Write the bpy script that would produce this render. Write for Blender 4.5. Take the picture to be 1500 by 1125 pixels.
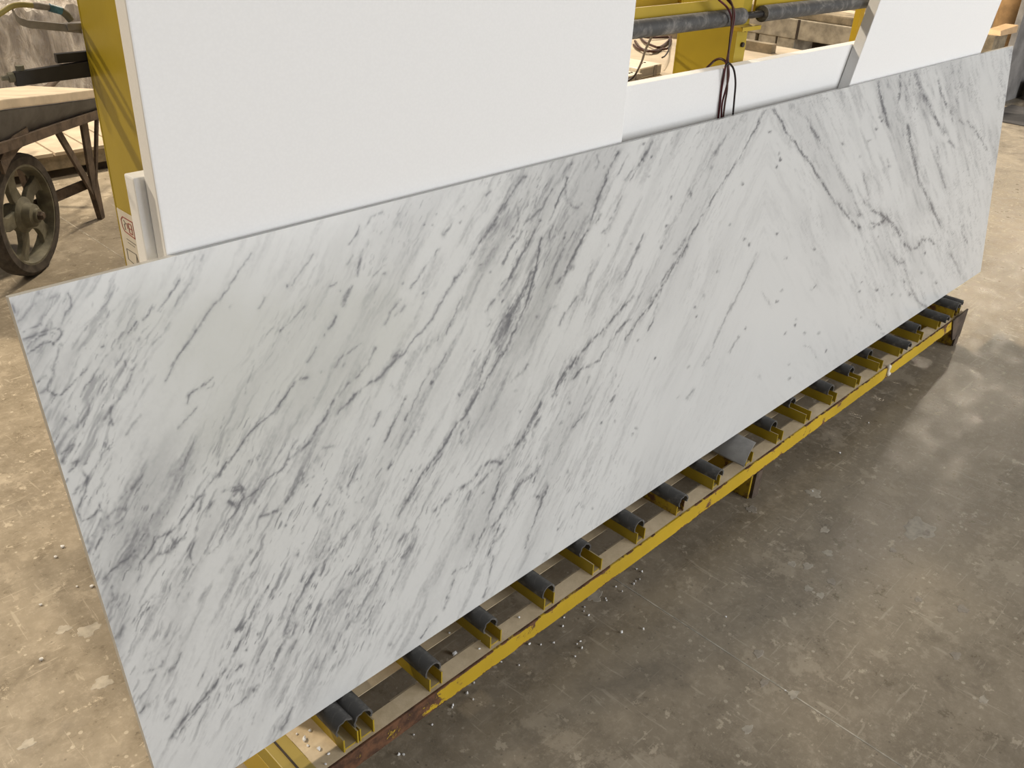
import bpy, bmesh, math, random
import numpy as np
from mathutils import Vector, Matrix

for o in list(bpy.data.objects):
    bpy.data.objects.remove(o)
random.seed(7)
COL = bpy.context.scene.collection
scene = bpy.context.scene

# ------------------------------------------------------------------ camera
F_PX, CX, CY, CAM_Z = 1301.0, 750.0, 562.5, 1.55
RC = np.array([[0.7045921714433907, -0.3273740411960535, 0.6295840762691287],
               [-0.7083956411236881, -0.37643639503492676, 0.5970521385357124],
               [0.04153898864496308, -0.8666728781057322, -0.49714448078831214]])
EYE = np.array([0, 0, CAM_Z])


def ray(p):
    return RC @ np.array([(p[0] - CX) / F_PX, (p[1] - CY) / F_PX, 1.0])


def onx(p, x):
    r = ray(p)
    return EYE + r * (x / r[0])


def ony(p, y):
    r = ray(p)
    return EYE + r * (y / r[1])


def onz(p, z):
    r = ray(p)
    return EYE + r * ((z - CAM_Z) / r[2])


def project(P):
    q = (P - EYE) @ RC
    return CX + F_PX * q[:, 0] / q[:, 2], CY + F_PX * q[:, 1] / q[:, 2]


cam_data = bpy.data.cameras.new('camera')
cam_data.sensor_width = 36.0
cam_data.sensor_fit = 'HORIZONTAL'
cam_data.lens = F_PX * 36.0 / 1500.0
cam_data.clip_start = 0.02
cam = bpy.data.objects.new('camera', cam_data)
M4 = Matrix.Identity(4)
for i in range(3):
    M4[i][0] = RC[i, 0]
    M4[i][1] = -RC[i, 1]
    M4[i][2] = -RC[i, 2]
    M4[i][3] = EYE[i]
cam.matrix_world = M4
COL.objects.link(cam)
scene.camera = cam

# ------------------------------------------------------------------ light
scene.view_settings.view_transform = 'Standard'
scene.view_settings.look = 'None'
scene.view_settings.gamma = 1.0
scene.view_settings.use_curve_mapping = False
scene.view_settings.exposure = 0.0

world = bpy.data.worlds.new('workshop_air')
scene.world = world
world.use_nodes = True
bg = world.node_tree.nodes['Background']
bg.inputs[0].default_value = (0.93, 0.95, 1.0, 1)
bg.inputs[1].default_value = 0.14


def area(name, loc, target, size, power, color, size_y=None):
    l = bpy.data.lights.new(name, 'AREA')
    l.shape = 'RECTANGLE' if size_y else 'DISK'
    l.size = size
    if size_y:
        l.size_y = size_y
    l.energy = power
    l.color = color
    ob = bpy.data.objects.new(name, l)
    ob.location = loc
    ob.rotation_euler = (Vector(target) - Vector(loc)).to_track_quat('-Z', 'Y').to_euler()
    COL.objects.link(ob)
    return ob


WARM = (1.0, 0.86, 0.67)
# roof lamps behind the rack; the second is fill added for the left floor
for loc, pw in (((6.2, 6.0, 6.0), 760), ((-2.2, 6.4, 6.0), 730), ((4.3, 3.5, 5.5), 115), ((14.2, 3.5, 5.5), 300), ((-5.6, 3.5, 5.5), 220)):
    area('high_bay_or_fill_lamp', loc, (loc[0], loc[1], 0), 0.45, pw, WARM)
# unseen fill added in front to brighten the slab: broad panel, then two lamps
area('front_fill_panel', (5.0, -7.8, 2.4), (2.0, 1.0, 0.8), 6.0, 695, (0.97, 0.98, 1.0), 4.0)
for lx in (-1.0, 7.0):
    area('high_bay_or_fill_lamp', (lx, -6.0, 5.5), (lx, -6.0, 0), 0.45, 100, (1.0, 0.93, 0.82))


# ------------------------------------------------------------------ mesh helpers
class MB:
    def __init__(self):
        self.v, self.f = [], []

    def quad(self, pts):
        n = len(self.v)
        self.v += [tuple(p) for p in pts]
        self.f.append(tuple(range(n, n + len(pts))))
        return self

    def box(self, x0, x1, y0, y1, z0, z1):
        n = len(self.v)
        self.v += [(x, y, z) for z in (z0, z1) for y in (y0, y1) for x in (x0, x1)]
        self.f += [tuple(n + i for i in q) for q in
                   ((0, 2, 3, 1), (4, 5, 7, 6), (0, 1, 5, 4), (2, 6, 7, 3), (0, 4, 6, 2), (1, 3, 7, 5))]
        return self

    def hexa(self, lo, hi):
        """solid between two 4-point loops"""
        n = len(self.v)
        self.v += [tuple(p) for p in lo] + [tuple(p) for p in hi]
        self.f += [(n + 3, n + 2, n + 1, n), (n + 4, n + 5, n + 6, n + 7)]
        for i in range(4):
            j = (i + 1) % 4
            self.f.append((n + i, n + j, n + 4 + j, n + 4 + i))
        return self

    def bar(self, a, b, w, h, up=(0, 0, 1)):
        a, b = Vector(a), Vector(b)
        d = (b - a).normalized()
        s = d.cross(Vector(up))
        if s.length < 1e-4:
            s = d.cross(Vector((1, 0, 0)))
        s.normalize()
        u = s.cross(d)
        lo = [a + s * w / 2 * i + u * h / 2 * j for i, j in ((-1, -1), (1, -1), (1, 1), (-1, 1))]
        hi = [p + (b - a) for p in lo]
        return self.hexa(lo, hi)

    def loft(self, loops, close=True, caps=True):
        n0 = len(self.v)
        m = len(loops[0])
        for lp in loops:
            self.v += [tuple(p) for p in lp]
        for k in range(len(loops) - 1):
            for i in range(m if close else m - 1):
                j = (i + 1) % m
                self.f.append((n0 + k * m + i, n0 + k * m + j, n0 + (k + 1) * m + j, n0 + (k + 1) * m + i))
        if caps and close:
            self.f.append(tuple(n0 + i for i in reversed(range(m))))
            self.f.append(tuple(n0 + (len(loops) - 1) * m + i for i in range(m)))
        return self

    def tube(self, path, r, n=8, caps=True):
        P = [Vector(p) for p in path]
        rs = r if isinstance(r, (list, tuple)) else [r] * len(P)
        loops = []
        s = None
        for i, p in enumerate(P):
            t = (P[min(i + 1, len(P) - 1)] - P[max(i - 1, 0)]).normalized()
            if s is None:
                s = t.orthogonal().normalized()
            s = (s - t * s.dot(t)).normalized()
            u = t.cross(s)
            loops.append([p + (s * math.cos(a) + u * math.sin(a)) * rs[i]
                          for a in [2 * math.pi * k / n for k in range(n)]])
        return self.loft(loops, True, caps)

    def lathe(self, prof, origin, axis, n=32, closed=False):
        """prof: list of (radius, along) ; surface of revolution around axis"""
        a = Vector(axis).normalized()
        s = a.orthogonal().normalized()
        u = a.cross(s)
        o = Vector(origin)
        n0 = len(self.v)
        m = len(prof)
        for k in range(n):
            th = 2 * math.pi * k / n
            d = s * math.cos(th) + u * math.sin(th)
            self.v += [tuple(o + d * r + a * h) for r, h in prof]
        for k in range(n):
            k2 = (k + 1) % n
            for i in range(m if closed else m - 1):
                j = (i + 1) % m
                self.f.append((n0 + k * m + i, n0 + k2 * m + i, n0 + k2 * m + j, n0 + k * m + j))
        return self

    def mesh(self, name, bevel=0.0, smooth=None):
        me = bpy.data.meshes.new(name)
        me.from_pydata(self.v, [], self.f)
        bm = bmesh.new()
        bm.from_mesh(me)
        bmesh.ops.remove_doubles(bm, verts=bm.verts, dist=1e-6)
        bmesh.ops.recalc_face_normals(bm, faces=bm.faces)
        if bevel:
            es = [e for e in bm.edges if len(e.link_faces) == 2 and e.calc_face_angle(0) > 0.6]
            bmesh.ops.bevel(bm, geom=es, offset=bevel, segments=2, profile=0.6, affect='EDGES')
        if smooth:
            for f in bm.faces:
                f.smooth = True
            for e in bm.edges:
                if len(e.link_faces) == 2 and e.calc_face_angle(0) > smooth:
                    e.smooth = False
        bm.to_mesh(me)
        bm.free()
        return me


def put(name, mb, mat, parent=None, bevel=0.0, smooth=None):
    me = mb if isinstance(mb, bpy.types.Mesh) else mb.mesh(name, bevel, smooth)
    ob = bpy.data.objects.new(name, me)
    if mat and not me.materials:
        me.materials.append(mat)
    COL.objects.link(ob)
    if parent:
        ob.parent = parent
        ob.matrix_parent_inverse = parent.matrix_basis.inverted()
    return ob


def tag(o, label, cat, group=None):
    o['label'] = label
    o['category'] = cat
    if group:
        o['group'] = group
    return o


def empty(name, loc, label, cat, group=None):
    o = bpy.data.objects.new(name, None)
    o.location = loc
    o.empty_display_size = 0.1
    COL.objects.link(o)
    return tag(o, label, cat, group)


def smooth_path(pts, n=8):
    """Catmull-Rom through points"""
    P = [Vector(p) for p in pts]
    P = [P[0] * 2 - P[1]] + P + [P[-1] * 2 - P[-2]]
    out = []
    for i in range(1, len(P) - 2):
        for k in range(n):
            t = k / n
            a, b, c, d = P[i - 1], P[i], P[i + 1], P[i + 2]
            out.append(0.5 * ((2 * b) + (c - a) * t + (2 * a - 5 * b + 4 * c - d) * t * t
                              + (3 * b - a - 3 * c + d) * t ** 3))
    out.append(P[-2])
    return out


# ------------------------------------------------------------------ material helpers
class NT:
    def __init__(self, name, rough=0.6, spec=0.4):
        self.m = bpy.data.materials.new(name)
        self.m.use_nodes = True
        self.t = self.m.node_tree
        self.b = self.t.nodes['Principled BSDF']
        self.b.inputs['Roughness'].default_value = rough
        self.b.inputs['Specular IOR Level'].default_value = spec
        self.tc = self.t.nodes.new('ShaderNodeTexCoord')
        self.pos = self.tc.outputs['Object']

    def n(self, typ, **kw):
        nd = self.t.nodes.new(typ)
        for k, v in kw.items():
            setattr(nd, k, v)
        return nd

    def put(self, sock, val):
        if hasattr(val, 'is_linked') or isinstance(val, bpy.types.NodeSocket):
            self.t.links.new(val, sock)
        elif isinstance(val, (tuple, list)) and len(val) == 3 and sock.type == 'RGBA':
            sock.default_value = (*val, 1)
        else:
            sock.default_value = val

    def noise(self, scale, detail=5, rough=0.6, dist=0.0, vec=None, scl=None, out='Fac'):
        nd = self.n('ShaderNodeTexNoise')
        v = vec or self.pos
        if scl:
            mp = self.n('ShaderNodeMapping')
            self.t.links.new(v, mp.inputs[0])
            mp.inputs['Scale'].default_value = scl
            v = mp.outputs[0]
        self.t.links.new(v, nd.inputs['Vector'])
        nd.inputs['Scale'].default_value = scale
        nd.inputs['Detail'].default_value = detail
        nd.inputs['Roughness'].default_value = rough
        nd.inputs['Distortion'].default_value = dist
        return nd.outputs[out]

    def ramp(self, fac, a, b, c0=0.0, c1=1.0):
        nd = self.n('ShaderNodeMapRange', interpolation_type='SMOOTHSTEP')
        self.put(nd.inputs['Value'], fac)
        nd.inputs['From Min'].default_value = a
        nd.inputs['From Max'].default_value = b
        nd.inputs['To Min'].default_value = c0
        nd.inputs['To Max'].default_value = c1
        return nd.outputs[0]

    def math(self, op, a, b=None):
        nd = self.n('ShaderNodeMath', operation=op)
        self.put(nd.inputs[0], a)
        if b is not None:
            self.put(nd.inputs[1], b)
        return nd.outputs[0]

    def mix(self, fac, a, b, blend='MIX'):
        nd = self.n('ShaderNodeMix', data_type='RGBA', blend_type=blend)
        self.put(nd.inputs[0], fac)
        self.put(nd.inputs[6], a)
        self.put(nd.inputs[7], b)
        return nd.outputs[2]

    def voronoi(self, scale, feature='F1', vec=None, rnd=1.0):
        nd = self.n('ShaderNodeTexVoronoi', feature=feature)
        self.t.links.new(vec or self.pos, nd.inputs['Vector'])
        nd.inputs['Scale'].default_value = scale
        nd.inputs['Randomness'].default_value = rnd
        return nd.outputs['Distance']

    def color(self, c):
        self.put(self.b.inputs['Base Color'], c)
        return self

    def rough(self, r):
        self.put(self.b.inputs['Roughness'], r)
        return self

    def bump(self, h, strength=0.3, dist=0.01):
        nd = self.n('ShaderNodeBump')
        nd.inputs['Strength'].default_value = strength
        nd.inputs['Distance'].default_value = dist
        self.put(nd.inputs['Height'], h)
        self.t.links.new(nd.outputs[0], self.b.inputs['Normal'])
        return self


def simple(name, col, rough=0.6, var=0.15, scale=12, metallic=0.0, bump=0.0):
    q = NT(name, rough)
    nz = q.noise(scale, 6)
    dark = tuple(c * (1 - var) for c in col)
    lite = tuple(min(1, c * (1 + var)) for c in col)
    q.color(q.mix(q.ramp(nz, 0.3, 0.7), dark, lite))
    q.b.inputs['Metallic'].default_value = metallic
    if bump:
        q.bump(q.noise(scale * 6, 4), bump, 0.004)
    return q.m


# concrete floor -------------------------------------------------------
def floor_material():
    q = NT('polished_concrete', 0.5, 0.4)
    big = q.noise(0.8, 5, 0.6)
    mid = q.noise(3.4, 10, 0.72, 0.25)
    fine = q.noise(60, 6, 0.75)
    mott = q.noise(13, 8, 0.75)
    c = q.mix(q.ramp(big, 0.35, 0.65), (0.248, 0.209, 0.153), (0.312, 0.265, 0.197))
    c = q.mix(q.ramp(mid, 0.46, 0.66, 0, 0.7), c, (0.197, 0.164, 0.118))
    c = q.mix(q.ramp(mott, 0.50, 0.64, 0, 0.65), c, (0.367, 0.312, 0.235))
    c = q.mix(q.ramp(mott, 0.36, 0.48, 0.5, 0), c, (0.174, 0.145, 0.105))
    c = q.mix(q.ramp(fine, 0.50, 0.66, 0, 0.5), c, (0.394, 0.341, 0.263))
    # pale dried slurry patches with ragged edges
    patch = q.noise(2.3, 12, 0.78, 0.15)
    c = q.mix(q.ramp(patch, 0.55, 0.585, 0, 0.55), c, (0.430, 0.369, 0.280))
    flakes = q.noise(21, 7, 0.72, 0.2)
    c = q.mix(q.ramp(flakes, 0.60, 0.635, 0, 0.75), c, (0.504, 0.435, 0.335))
    # fine scratches in two directions
    for sc_, sh in (((1.0, 13.0, 1.0), 0.0), ((11.0, 1.0, 1.0), 3.0)):
        scr = q.noise(7, 4, 0.55, 0.9, scl=sc_)
        c = q.mix(q.ramp(scr, 0.64, 0.68, 0, 0.45), c, (0.477, 0.417, 0.326))
    dots = q.voronoi(19)
    c = q.mix(q.ramp(dots, 0.07, 0.10, 0.65, 0), c, (0.532, 0.470, 0.372))
    pits = q.voronoi(31)
    c = q.mix(q.ramp(pits, 0.06, 0.10, 0.5, 0), c, (0.119, 0.098, 0.072))
    grease = q.noise(1.9, 9, 0.7, 0.2)
    c = q.mix(q.ramp(grease, 0.55, 0.66, 0, 0.45), c, (0.119, 0.100, 0.076))
    q.color(c)
    q.rough(q.math('ADD', q.ramp(mott, 0.35, 0.6, 0.25, 0.44), q.ramp(patch, 0.45, 0.6, 0.0, 0.16)))
    h = q.math('ADD', q.math('MULTIPLY', fine, 0.3), q.math('MULTIPLY', mott, 0.7))
    q.bump(h, 0.22, 0.008)
    return q.m


M_FLOOR = floor_material()
M_STAIN = simple('dried_slurry', (0.40, 0.36, 0.295), 0.75, 0.18, 40)
M_STAIN2 = simple('dried_slurry_dark', (0.31, 0.275, 0.225), 0.7, 0.15, 60)
M_JOINT = simple('joint_filler', (0.42, 0.385, 0.32), 0.8, 0.35, 25)


def yellow_paint(name, rust_lo, rust_hi, yellow=(0.46, 0.315, 0.02), xgrad=None, dust=0.6, zedge=None):
    q = NT(name, 0.45, 0.4)
    a = q.noise(9, 8, 0.72, 0.3)
    b = q.noise(38, 5, 0.65)
    yel = q.mix(q.ramp(q.noise(3, 5), 0.3, 0.7), tuple(c * 0.86 for c in yellow), tuple(c * 1.1 for c in yellow))
    rust = q.mix(q.ramp(b, 0.35, 0.65), (0.055, 0.026, 0.014), (0.15, 0.068, 0.032))
    w = q.math('ADD', q.math('MULTIPLY', a, 0.75), q.math('MULTIPLY', b, 0.25))
    if xgrad:      # more rust towards the worn end of the rail
        sx = q.n('ShaderNodeSeparateXYZ')
        q.t.links.new(q.pos, sx.inputs[0])
        w = q.math('ADD', w, q.ramp(sx.outputs[0], xgrad[0], xgrad[1], xgrad[2], 0.0))
    if zedge:      # paint worn off along the upper and lower arris
        sz0 = q.n('ShaderNodeSeparateXYZ')
        q.t.links.new(q.pos, sz0.inputs[0])
        w = q.math('ADD', w, q.ramp(sz0.outputs[2], zedge[1] - 0.006, zedge[1], 0.0, 0.11))
        w = q.math('ADD', w, q.ramp(sz0.outputs[2], zedge[0], zedge[0] + 0.007, 0.10, 0.0))
    c = q.mix(q.ramp(w, rust_lo, rust_hi), yel, rust)
    if dust:
        g = q.n('ShaderNodeNewGeometry')
        sz = q.n('ShaderNodeSeparateXYZ')
        q.t.links.new(g.outputs['Normal'], sz.inputs[0])
        d = q.math('MULTIPLY', q.ramp(sz.outputs[2], 0.75, 0.95, 0, dust), q.ramp(a, 0.25, 0.5, 0.75, 1.0))
        c = q.mix(d, c, (0.43, 0.355, 0.25))
    q.color(c)
    q.rough(q.ramp(w, rust_lo, rust_hi, 0.42, 0.85))
    q.bump(w, 0.25, 0.003)
    return q.m


M_YEL = yellow_paint('yellow_enamel', 0.66, 0.70, dust=0.25)
M_YEL_POST = yellow_paint('yellow_enamel_post', 0.70, 0.735, yellow=(0.36, 0.262, 0.014), dust=0.3)
M_YEL_RAIL = yellow_paint('yellow_enamel_chipped', 0.565, 0.60, yellow=(0.53, 0.35, 0.02), xgrad=(0.62, 0.92, 0.22), dust=0.0, zedge=(0.093, 0.14))
M_YEL_RUST = yellow_paint('yellow_enamel_rusted', 0.47, 0.56, dust=0.2)
M_YEL_CRADLE = yellow_paint('yellow_enamel_cradle', 0.66, 0.71, yellow=(0.40, 0.285, 0.018), dust=0.75)

q = NT('stone_dust_on_steel', 0.85, 0.2)
nz = q.noise(14, 8, 0.7)
q.color(q.mix(q.ramp(nz, 0.3, 0.72), (0.55, 0.44, 0.285), (0.73, 0.60, 0.415)))
q.bump(q.noise(90, 4), 0.3, 0.002)
M_DUST = q.m

q = NT('rubber_hose', 0.55, 0.35)
nz = q.noise(26, 8, 0.7, 0.5)
q.color(q.mix(q.ramp(nz, 0.45, 0.8), (0.068, 0.066, 0.063), (0.30, 0.28, 0.25)))
q.bump(q.noise(120, 3), 0.2, 0.002)
M_RUBBER = q.m
M_RUBBER_LITE = simple('worn_grey_rubber', (0.27, 0.26, 0.245), 0.6, 0.2, 18)
M_BLACK = simple('black_steel', (0.018, 0.015, 0.013), 0.5, 0.3, 30)

q = NT('expanded_polystyrene', 0.85, 0.15)
v = q.voronoi(210)
q.color(q.mix(q.ramp(v, 0.2, 0.75), (0.83, 0.825, 0.81), (0.815, 0.81, 0.795)))
q.bump(v, 0.03, 0.002)
M_FOAM = q.m

M_STEEL = simple('dusty_steel', (0.24, 0.22, 0.20), 0.5, 0.3, 30, 0.2)
M_RUSTY = simple('rusty_brown_steel', (0.085, 0.06, 0.042), 0.75, 0.4, 22, 0.0, 0.3)
M_TRAY = simple('dark_grey_tray', (0.065, 0.062, 0.060), 0.5, 0.4, 9)
M_TYRE = simple('tyre_rubber', (0.055, 0.045, 0.036), 0.85, 0.4, 30)
M_RIM = simple('green_grey_cast_iron', (0.135, 0.125, 0.088), 0.7, 0.4, 14, 0.0, 0.2)
M_CREAM = simple('cream_stone', (0.49, 0.41, 0.305), 0.75, 0.15, 8)
M_CREAM_EDGE = simple('pale_board', (0.56, 0.46, 0.33), 0.75, 0.14, 11)
M_PALLET = simple('weathered_wood', (0.25, 0.205, 0.14), 0.85, 0.35, 16)
M_WOOD = simple('brown_timber', (0.30, 0.185, 0.085), 0.7, 0.3, 7)
M_WOOD_LITE = simple('fresh_pine', (0.62, 0.42, 0.235), 0.7, 0.15, 10)
M_CONC = simple('weathered_concrete', (0.33, 0.29, 0.225), 0.85, 0.35, 12, 0.0, 0.4)
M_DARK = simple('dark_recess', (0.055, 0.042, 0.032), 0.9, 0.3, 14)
M_GREYBOARD = simple('grey_panel', (0.25, 0.24, 0.23), 0.6, 0.3, 5)
M_PLATE = simple('dark_blue_grey', (0.055, 0.054, 0.057), 0.7, 0.25, 6)
M_WHITEBOX = simple('ivory_plastic', (0.70, 0.64, 0.53), 0.45, 0.08, 20)
M_BOXFACE = simple('grey_plastic', (0.27, 0.25, 0.22), 0.5, 0.1, 20)
M_WIRE_R = simple('dark_red_cable', (0.085, 0.012, 0.016), 0.4, 0.3, 40)
M_WIRE_K = simple('black_cable', (0.02, 0.012, 0.012), 0.4, 0.3, 40)
M_WIRE_B = simple('brown_cable', (0.06, 0.022, 0.014), 0.45, 0.3, 40)
M_HOSE = simple('yellow_green_hose', (0.34, 0.29, 0.095), 0.5, 0.15, 25)
M_BLUE = simple('blue_band', (0.06, 0.16, 0.22), 0.4, 0.4, 60)
M_PAPER = simple('label_paper', (0.60, 0.55, 0.46), 0.8, 0.06, 30)
M_RED = simple('red_print', (0.30, 0.075, 0.06), 0.8, 0.1, 30)
M_GREYPRINT = simple('grey_print', (0.17, 0.155, 0.135), 0.8, 0.1, 30)
M_PINK = simple('salmon_plastic', (0.72, 0.29, 0.21), 0.6, 0.15, 10)

q = NT('plastic_film', 0.22, 0.6)
nz = q.noise(5, 6, 0.6, 0.8, scl=(3, 3, 1))
q.color(q.mix(q.ramp(nz, 0.35, 0.7), (0.19, 0.165, 0.14), (0.42, 0.385, 0.34)))
q.bump(q.noise(9, 5, 0.6, 1.0, scl=(3, 3, 1)), 0.6, 0.03)
M_FILM = q.m

# ------------------------------------------------------------------ floor
JX = 1.452            # saw-cut joint running straight away from the viewer
mb = MB()
prof = [(-14, 0), (JX - 0.0022, 0), (JX - 0.0018, -0.004), (JX + 0.0018, -0.004), (JX + 0.0022, 0), (24, 0)]
for (xa, za), (xb, zb) in zip(prof, prof[1:]):
    mb.quad([(xa, -12, za), (xb, -12, zb), (xb, 18, zb), (xa, 18, za)])
floor = put('floor', mb, M_FLOOR)
floor['kind'] = 'structure'
mb = MB().box(JX - 0.0017, JX + 0.0017, -12, 18, -0.0038, 0.0004)
put('joint_filler', mb, M_JOINT, floor)


def blot(cx, cy, rx, ry, z, seed):
    rnd = random.Random(seed)
    ph = [rnd.uniform(0, 6.28) for _ in range(4)]
    pts = []
    for k in range(26):
        a = 2 * math.pi * k / 26
        r = 1 + 0.16 * math.sin(3 * a + ph[0]) + 0.12 * math.sin(5 * a + ph[1]) + 0.10 * math.sin(9 * a + ph[2])
        pts.append((cx + rx * r * math.cos(a), cy + ry * r * math.sin(a)))
    lo = [(x, y, 0.0) for x, y in pts]
    hi = [(cx + (x - cx) * 0.93, cy + (y - cy) * 0.93, z) for x, y in pts]
    return MB().loft([lo, hi])


STAINS = [(1346, 775, 30, 0), (1357, 781, 8, 1), (1208, 776, 8, 0), (1213, 810, 9, 0), (1160, 826, 8, 0),
          (1183, 829, 10, 0), (1184, 862, 7, 0), (1202, 872, 8, 0), (1218, 852, 7, 1), (1111, 957, 9, 1),
          (1119, 1000, 8, 1), (1162, 1017, 9, 0), (1400, 960, 10, 1), (1192, 722, 12, 0), (1101, 746, 10, 1),
          (1440, 1025, 8, 0), (1095, 1068, 10, 0), (93, 922, 13, 0), (130, 923, 17, 0), (150, 1000, 16, 0),
          (1345, 878, 7, 1), (870, 872, 14, 0), (1308, 806, 6, 1), (1410, 892, 9, 1), (40, 1090, 12, 0)]
for i, (px, py, r, dark) in enumerate(STAINS):
    c = onz((px, py), 0)
    e = onz((px + r, py), 0)
    rr = float(np.linalg.norm(e - c))
    put('slurry_stain', blot(c[0], c[1], rr * random.uniform(0.8, 1.1), rr * random.uniform(0.6, 0.9), 0.0009 if dark else 0.0006, i),
        M_STAIN2 if dark else M_STAIN, floor)

# ------------------------------------------------------------------ the roller rack
rack = empty('slab_rack', (2.0, 1.1, 0), 'chipped yellow steel rack with rubber-topped cradles carrying the marble slab', 'rack')
ZT = 0.14
X0, X1 = 0.487, 3.53
# front rail: angle iron, chipped yellow face and dusty top flange
put('front_rail', MB().box(X0 + 0.03, X1, 0.9265, 0.932, 0.093, ZT), M_YEL_RAIL, rack, 0.0012)
put('front_flange', MB().box(X0 + 0.03, X1, 0.9321, 0.971, ZT - 0.006, ZT - 0.0003), M_DUST, rack)
lip_me = MB().box(0, 0.06, 0.971, 0.9755, ZT - 0.006, ZT - 0.002).mesh('weld_strip')
lip_me.materials.append(M_CREAM_EDGE)
for k in range(16):
    put('weld_strip', lip_me, None, rack).location = (0.793 + 0.1657 * k - 0.07, 0, 0)
put('rear_flange', MB().box(X0 + 0.03, X1, 1.023, 1.245, ZT - 0.0016, ZT - 0.0003), M_DUST, rack)
put('back_rail', MB().box(X0 + 0.03, X1, 1.245, 1.42, 0.085, ZT), M_YEL, rack, 0.002)
put('end_plate', MB().box(0.533, 0.592, 0.9322, 1.06, ZT - 0.0052, ZT), M_DUST, rack)
# cross beams that stand on the floor
for (xa, xb, m) in ((0.487, 0.533, M_YEL), (2.004, 2.046, M_YEL_RUST)):
    put('cross_beam', MB().box(xa, xb, 0.934, 1.44, 0.0, 0.0935), m, rack, 0.002)
put('cross_beam_cap', MB().box(0.487, 0.5325, 0.936, 1.24, 0.0936, ZT + 0.001), M_YEL_POST, rack, 0.002)
put('cross_beam_cap', MB().box(0.506, 0.5095, 0.936, 1.24, ZT + 0.001, ZT + 0.003), M_DARK, rack)
# right end: deep plate closing the rail
mb = MB()
mb.box(3.494, 3.5335, 0.9265, 1.44, 0.0, 0.0925)
put('cross_beam', mb, M_YEL_RUST, rack, 0.002)
lo = [(3.462, 0.9205, 0.040), (3.545, 0.9205, 0.030), (3.545, 0.9262, 0.030), (3.462, 0.9262, 0.040)]
hi = [(3.400, 0.9205, 0.143), (3.545, 0.9205, 0.150), (3.545, 0.9262, 0.150), (3.400, 0.9262, 0.143)]
put('end_gusset', MB().hexa(lo, hi), M_RUSTY, rack)
put('foot_plate', MB().box(3.494, 3.5335, 0.9195, 0.9262, 0.003, 0.05), M_RUSTY, rack)
put('foot_plate', MB().box(2.012, 2.046, 0.925, 0.934, 0.003, 0.0925), M_RUSTY, rack)


def u_channel(y0, y1, w, h, t=0.003):
    m = MB()
    m.box(0, t, y0, y1, 0, h)
    m.box(w - t, w, y0, y1, 0, h)
    m.box(t, w - t, y0 + 0.004, y1, 0, t)
    return m


def half_hose(y0, y1, r, t, a0=-25, a1=205, cz=0.0, n=16, jag=0.0):
    m = MB()
    loops = []
    for j, y in enumerate((y0, y0 + 0.004, y1)):
        out, inn = [], []
        for k in range(n + 1):
            a = math.radians(a0 + (a1 - a0) * k / n)
            yy = y + (jag * math.sin(k * 1.9) if j == 0 else 0)
            out.append((r * math.cos(a), yy, cz + r * math.sin(a)))
            inn.append(((r - t) * math.cos(a), yy, cz + (r - t) * math.sin(a)))
        loops.append(out + inn[::-1])
    return m.loft(loops)


CH_W, CH_H = 0.0335, 0.033
YF = 0.9365
YB = 1.20
channel_me = u_channel(YF, YB, CH_W, CH_H).mesh('cradle', 0.0)
channel_me.materials.append(M_YEL_CRADLE)
channel_rust = u_channel(YF, YB, CH_W, CH_H).mesh('cradle_rusted', 0.0)
channel_rust.materials.append(M_YEL_RUST)
# (index, hose start behind the cradle front, radius)
HOSE = [(-1.24, 0.016, 0.0212), (-1.02, 0.010, 0.0212), (0, 0.008, 0.0205), (1, 0.017, 0.0205), (2, 0.004, 0.0205),
        (3, 0.040, 0.0205), (4, 0.008, 0.0205), (5, -0.006, 0.0205), (6, -0.006, 0.0185), (7, None, 0),
        (8, 0.026, 0.0205), (9, 0.058, 0.0205), (10, 0.016, 0.0205), (11, 0.030, 0.0205), (12, 0.044, 0.0205),
        (13, -0.022, 0.0180), (14, 0.016, 0.0205), (15, -0.024, 0.0180), (15.92, -0.006, 0.0195), (16.17, -0.004, 0.0165)]
TOPZ = 0.2004
for k, off, r in HOSE:
    x = 0.793 + 0.1657 * k
    c = put('cradle', channel_rust if k in (5, 15.92) else channel_me, None, rack)
    c.location = (x, 0, ZT - 0.0004)
    if k == 16.17:
        c.scale = (0.75, 1, 1)
    if off is not None:
        h = put('hose', half_hose(YF + off, YB - 0.01, r, 0.004, cz=0, jag=0.0012 if k % 2 else 0), M_RUBBER, None, 0, 0.6)
        h.parent = c
        h.location = (CH_W / 2, 0, TOPZ - r - ZT + 0.0004)
    else:
        # a wide sheet of split hose laid over the cradle like a curved pad
        m = MB()
        loops = []
        for y in (YF - 0.014, YB):
            top, bot = [], []
            for i in range(15):
                t = i / 14
                xx = -0.037 + 0.088 * t
                zz = 0.0597 - 0.034 * (1 - t) ** 1.8 - 0.006 * t ** 4
                yy = y + (0.022 * t if y < 1.1 else 0)
                top.append((xx, yy, zz))
                bot.append((xx, yy, zz - 0.0035))
            loops.append(top + bot[::-1])
        h = put('hose_pad', m.loft(loops), M_RUBBER_LITE, None, 0, 0.6)
        h.parent = c

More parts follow.
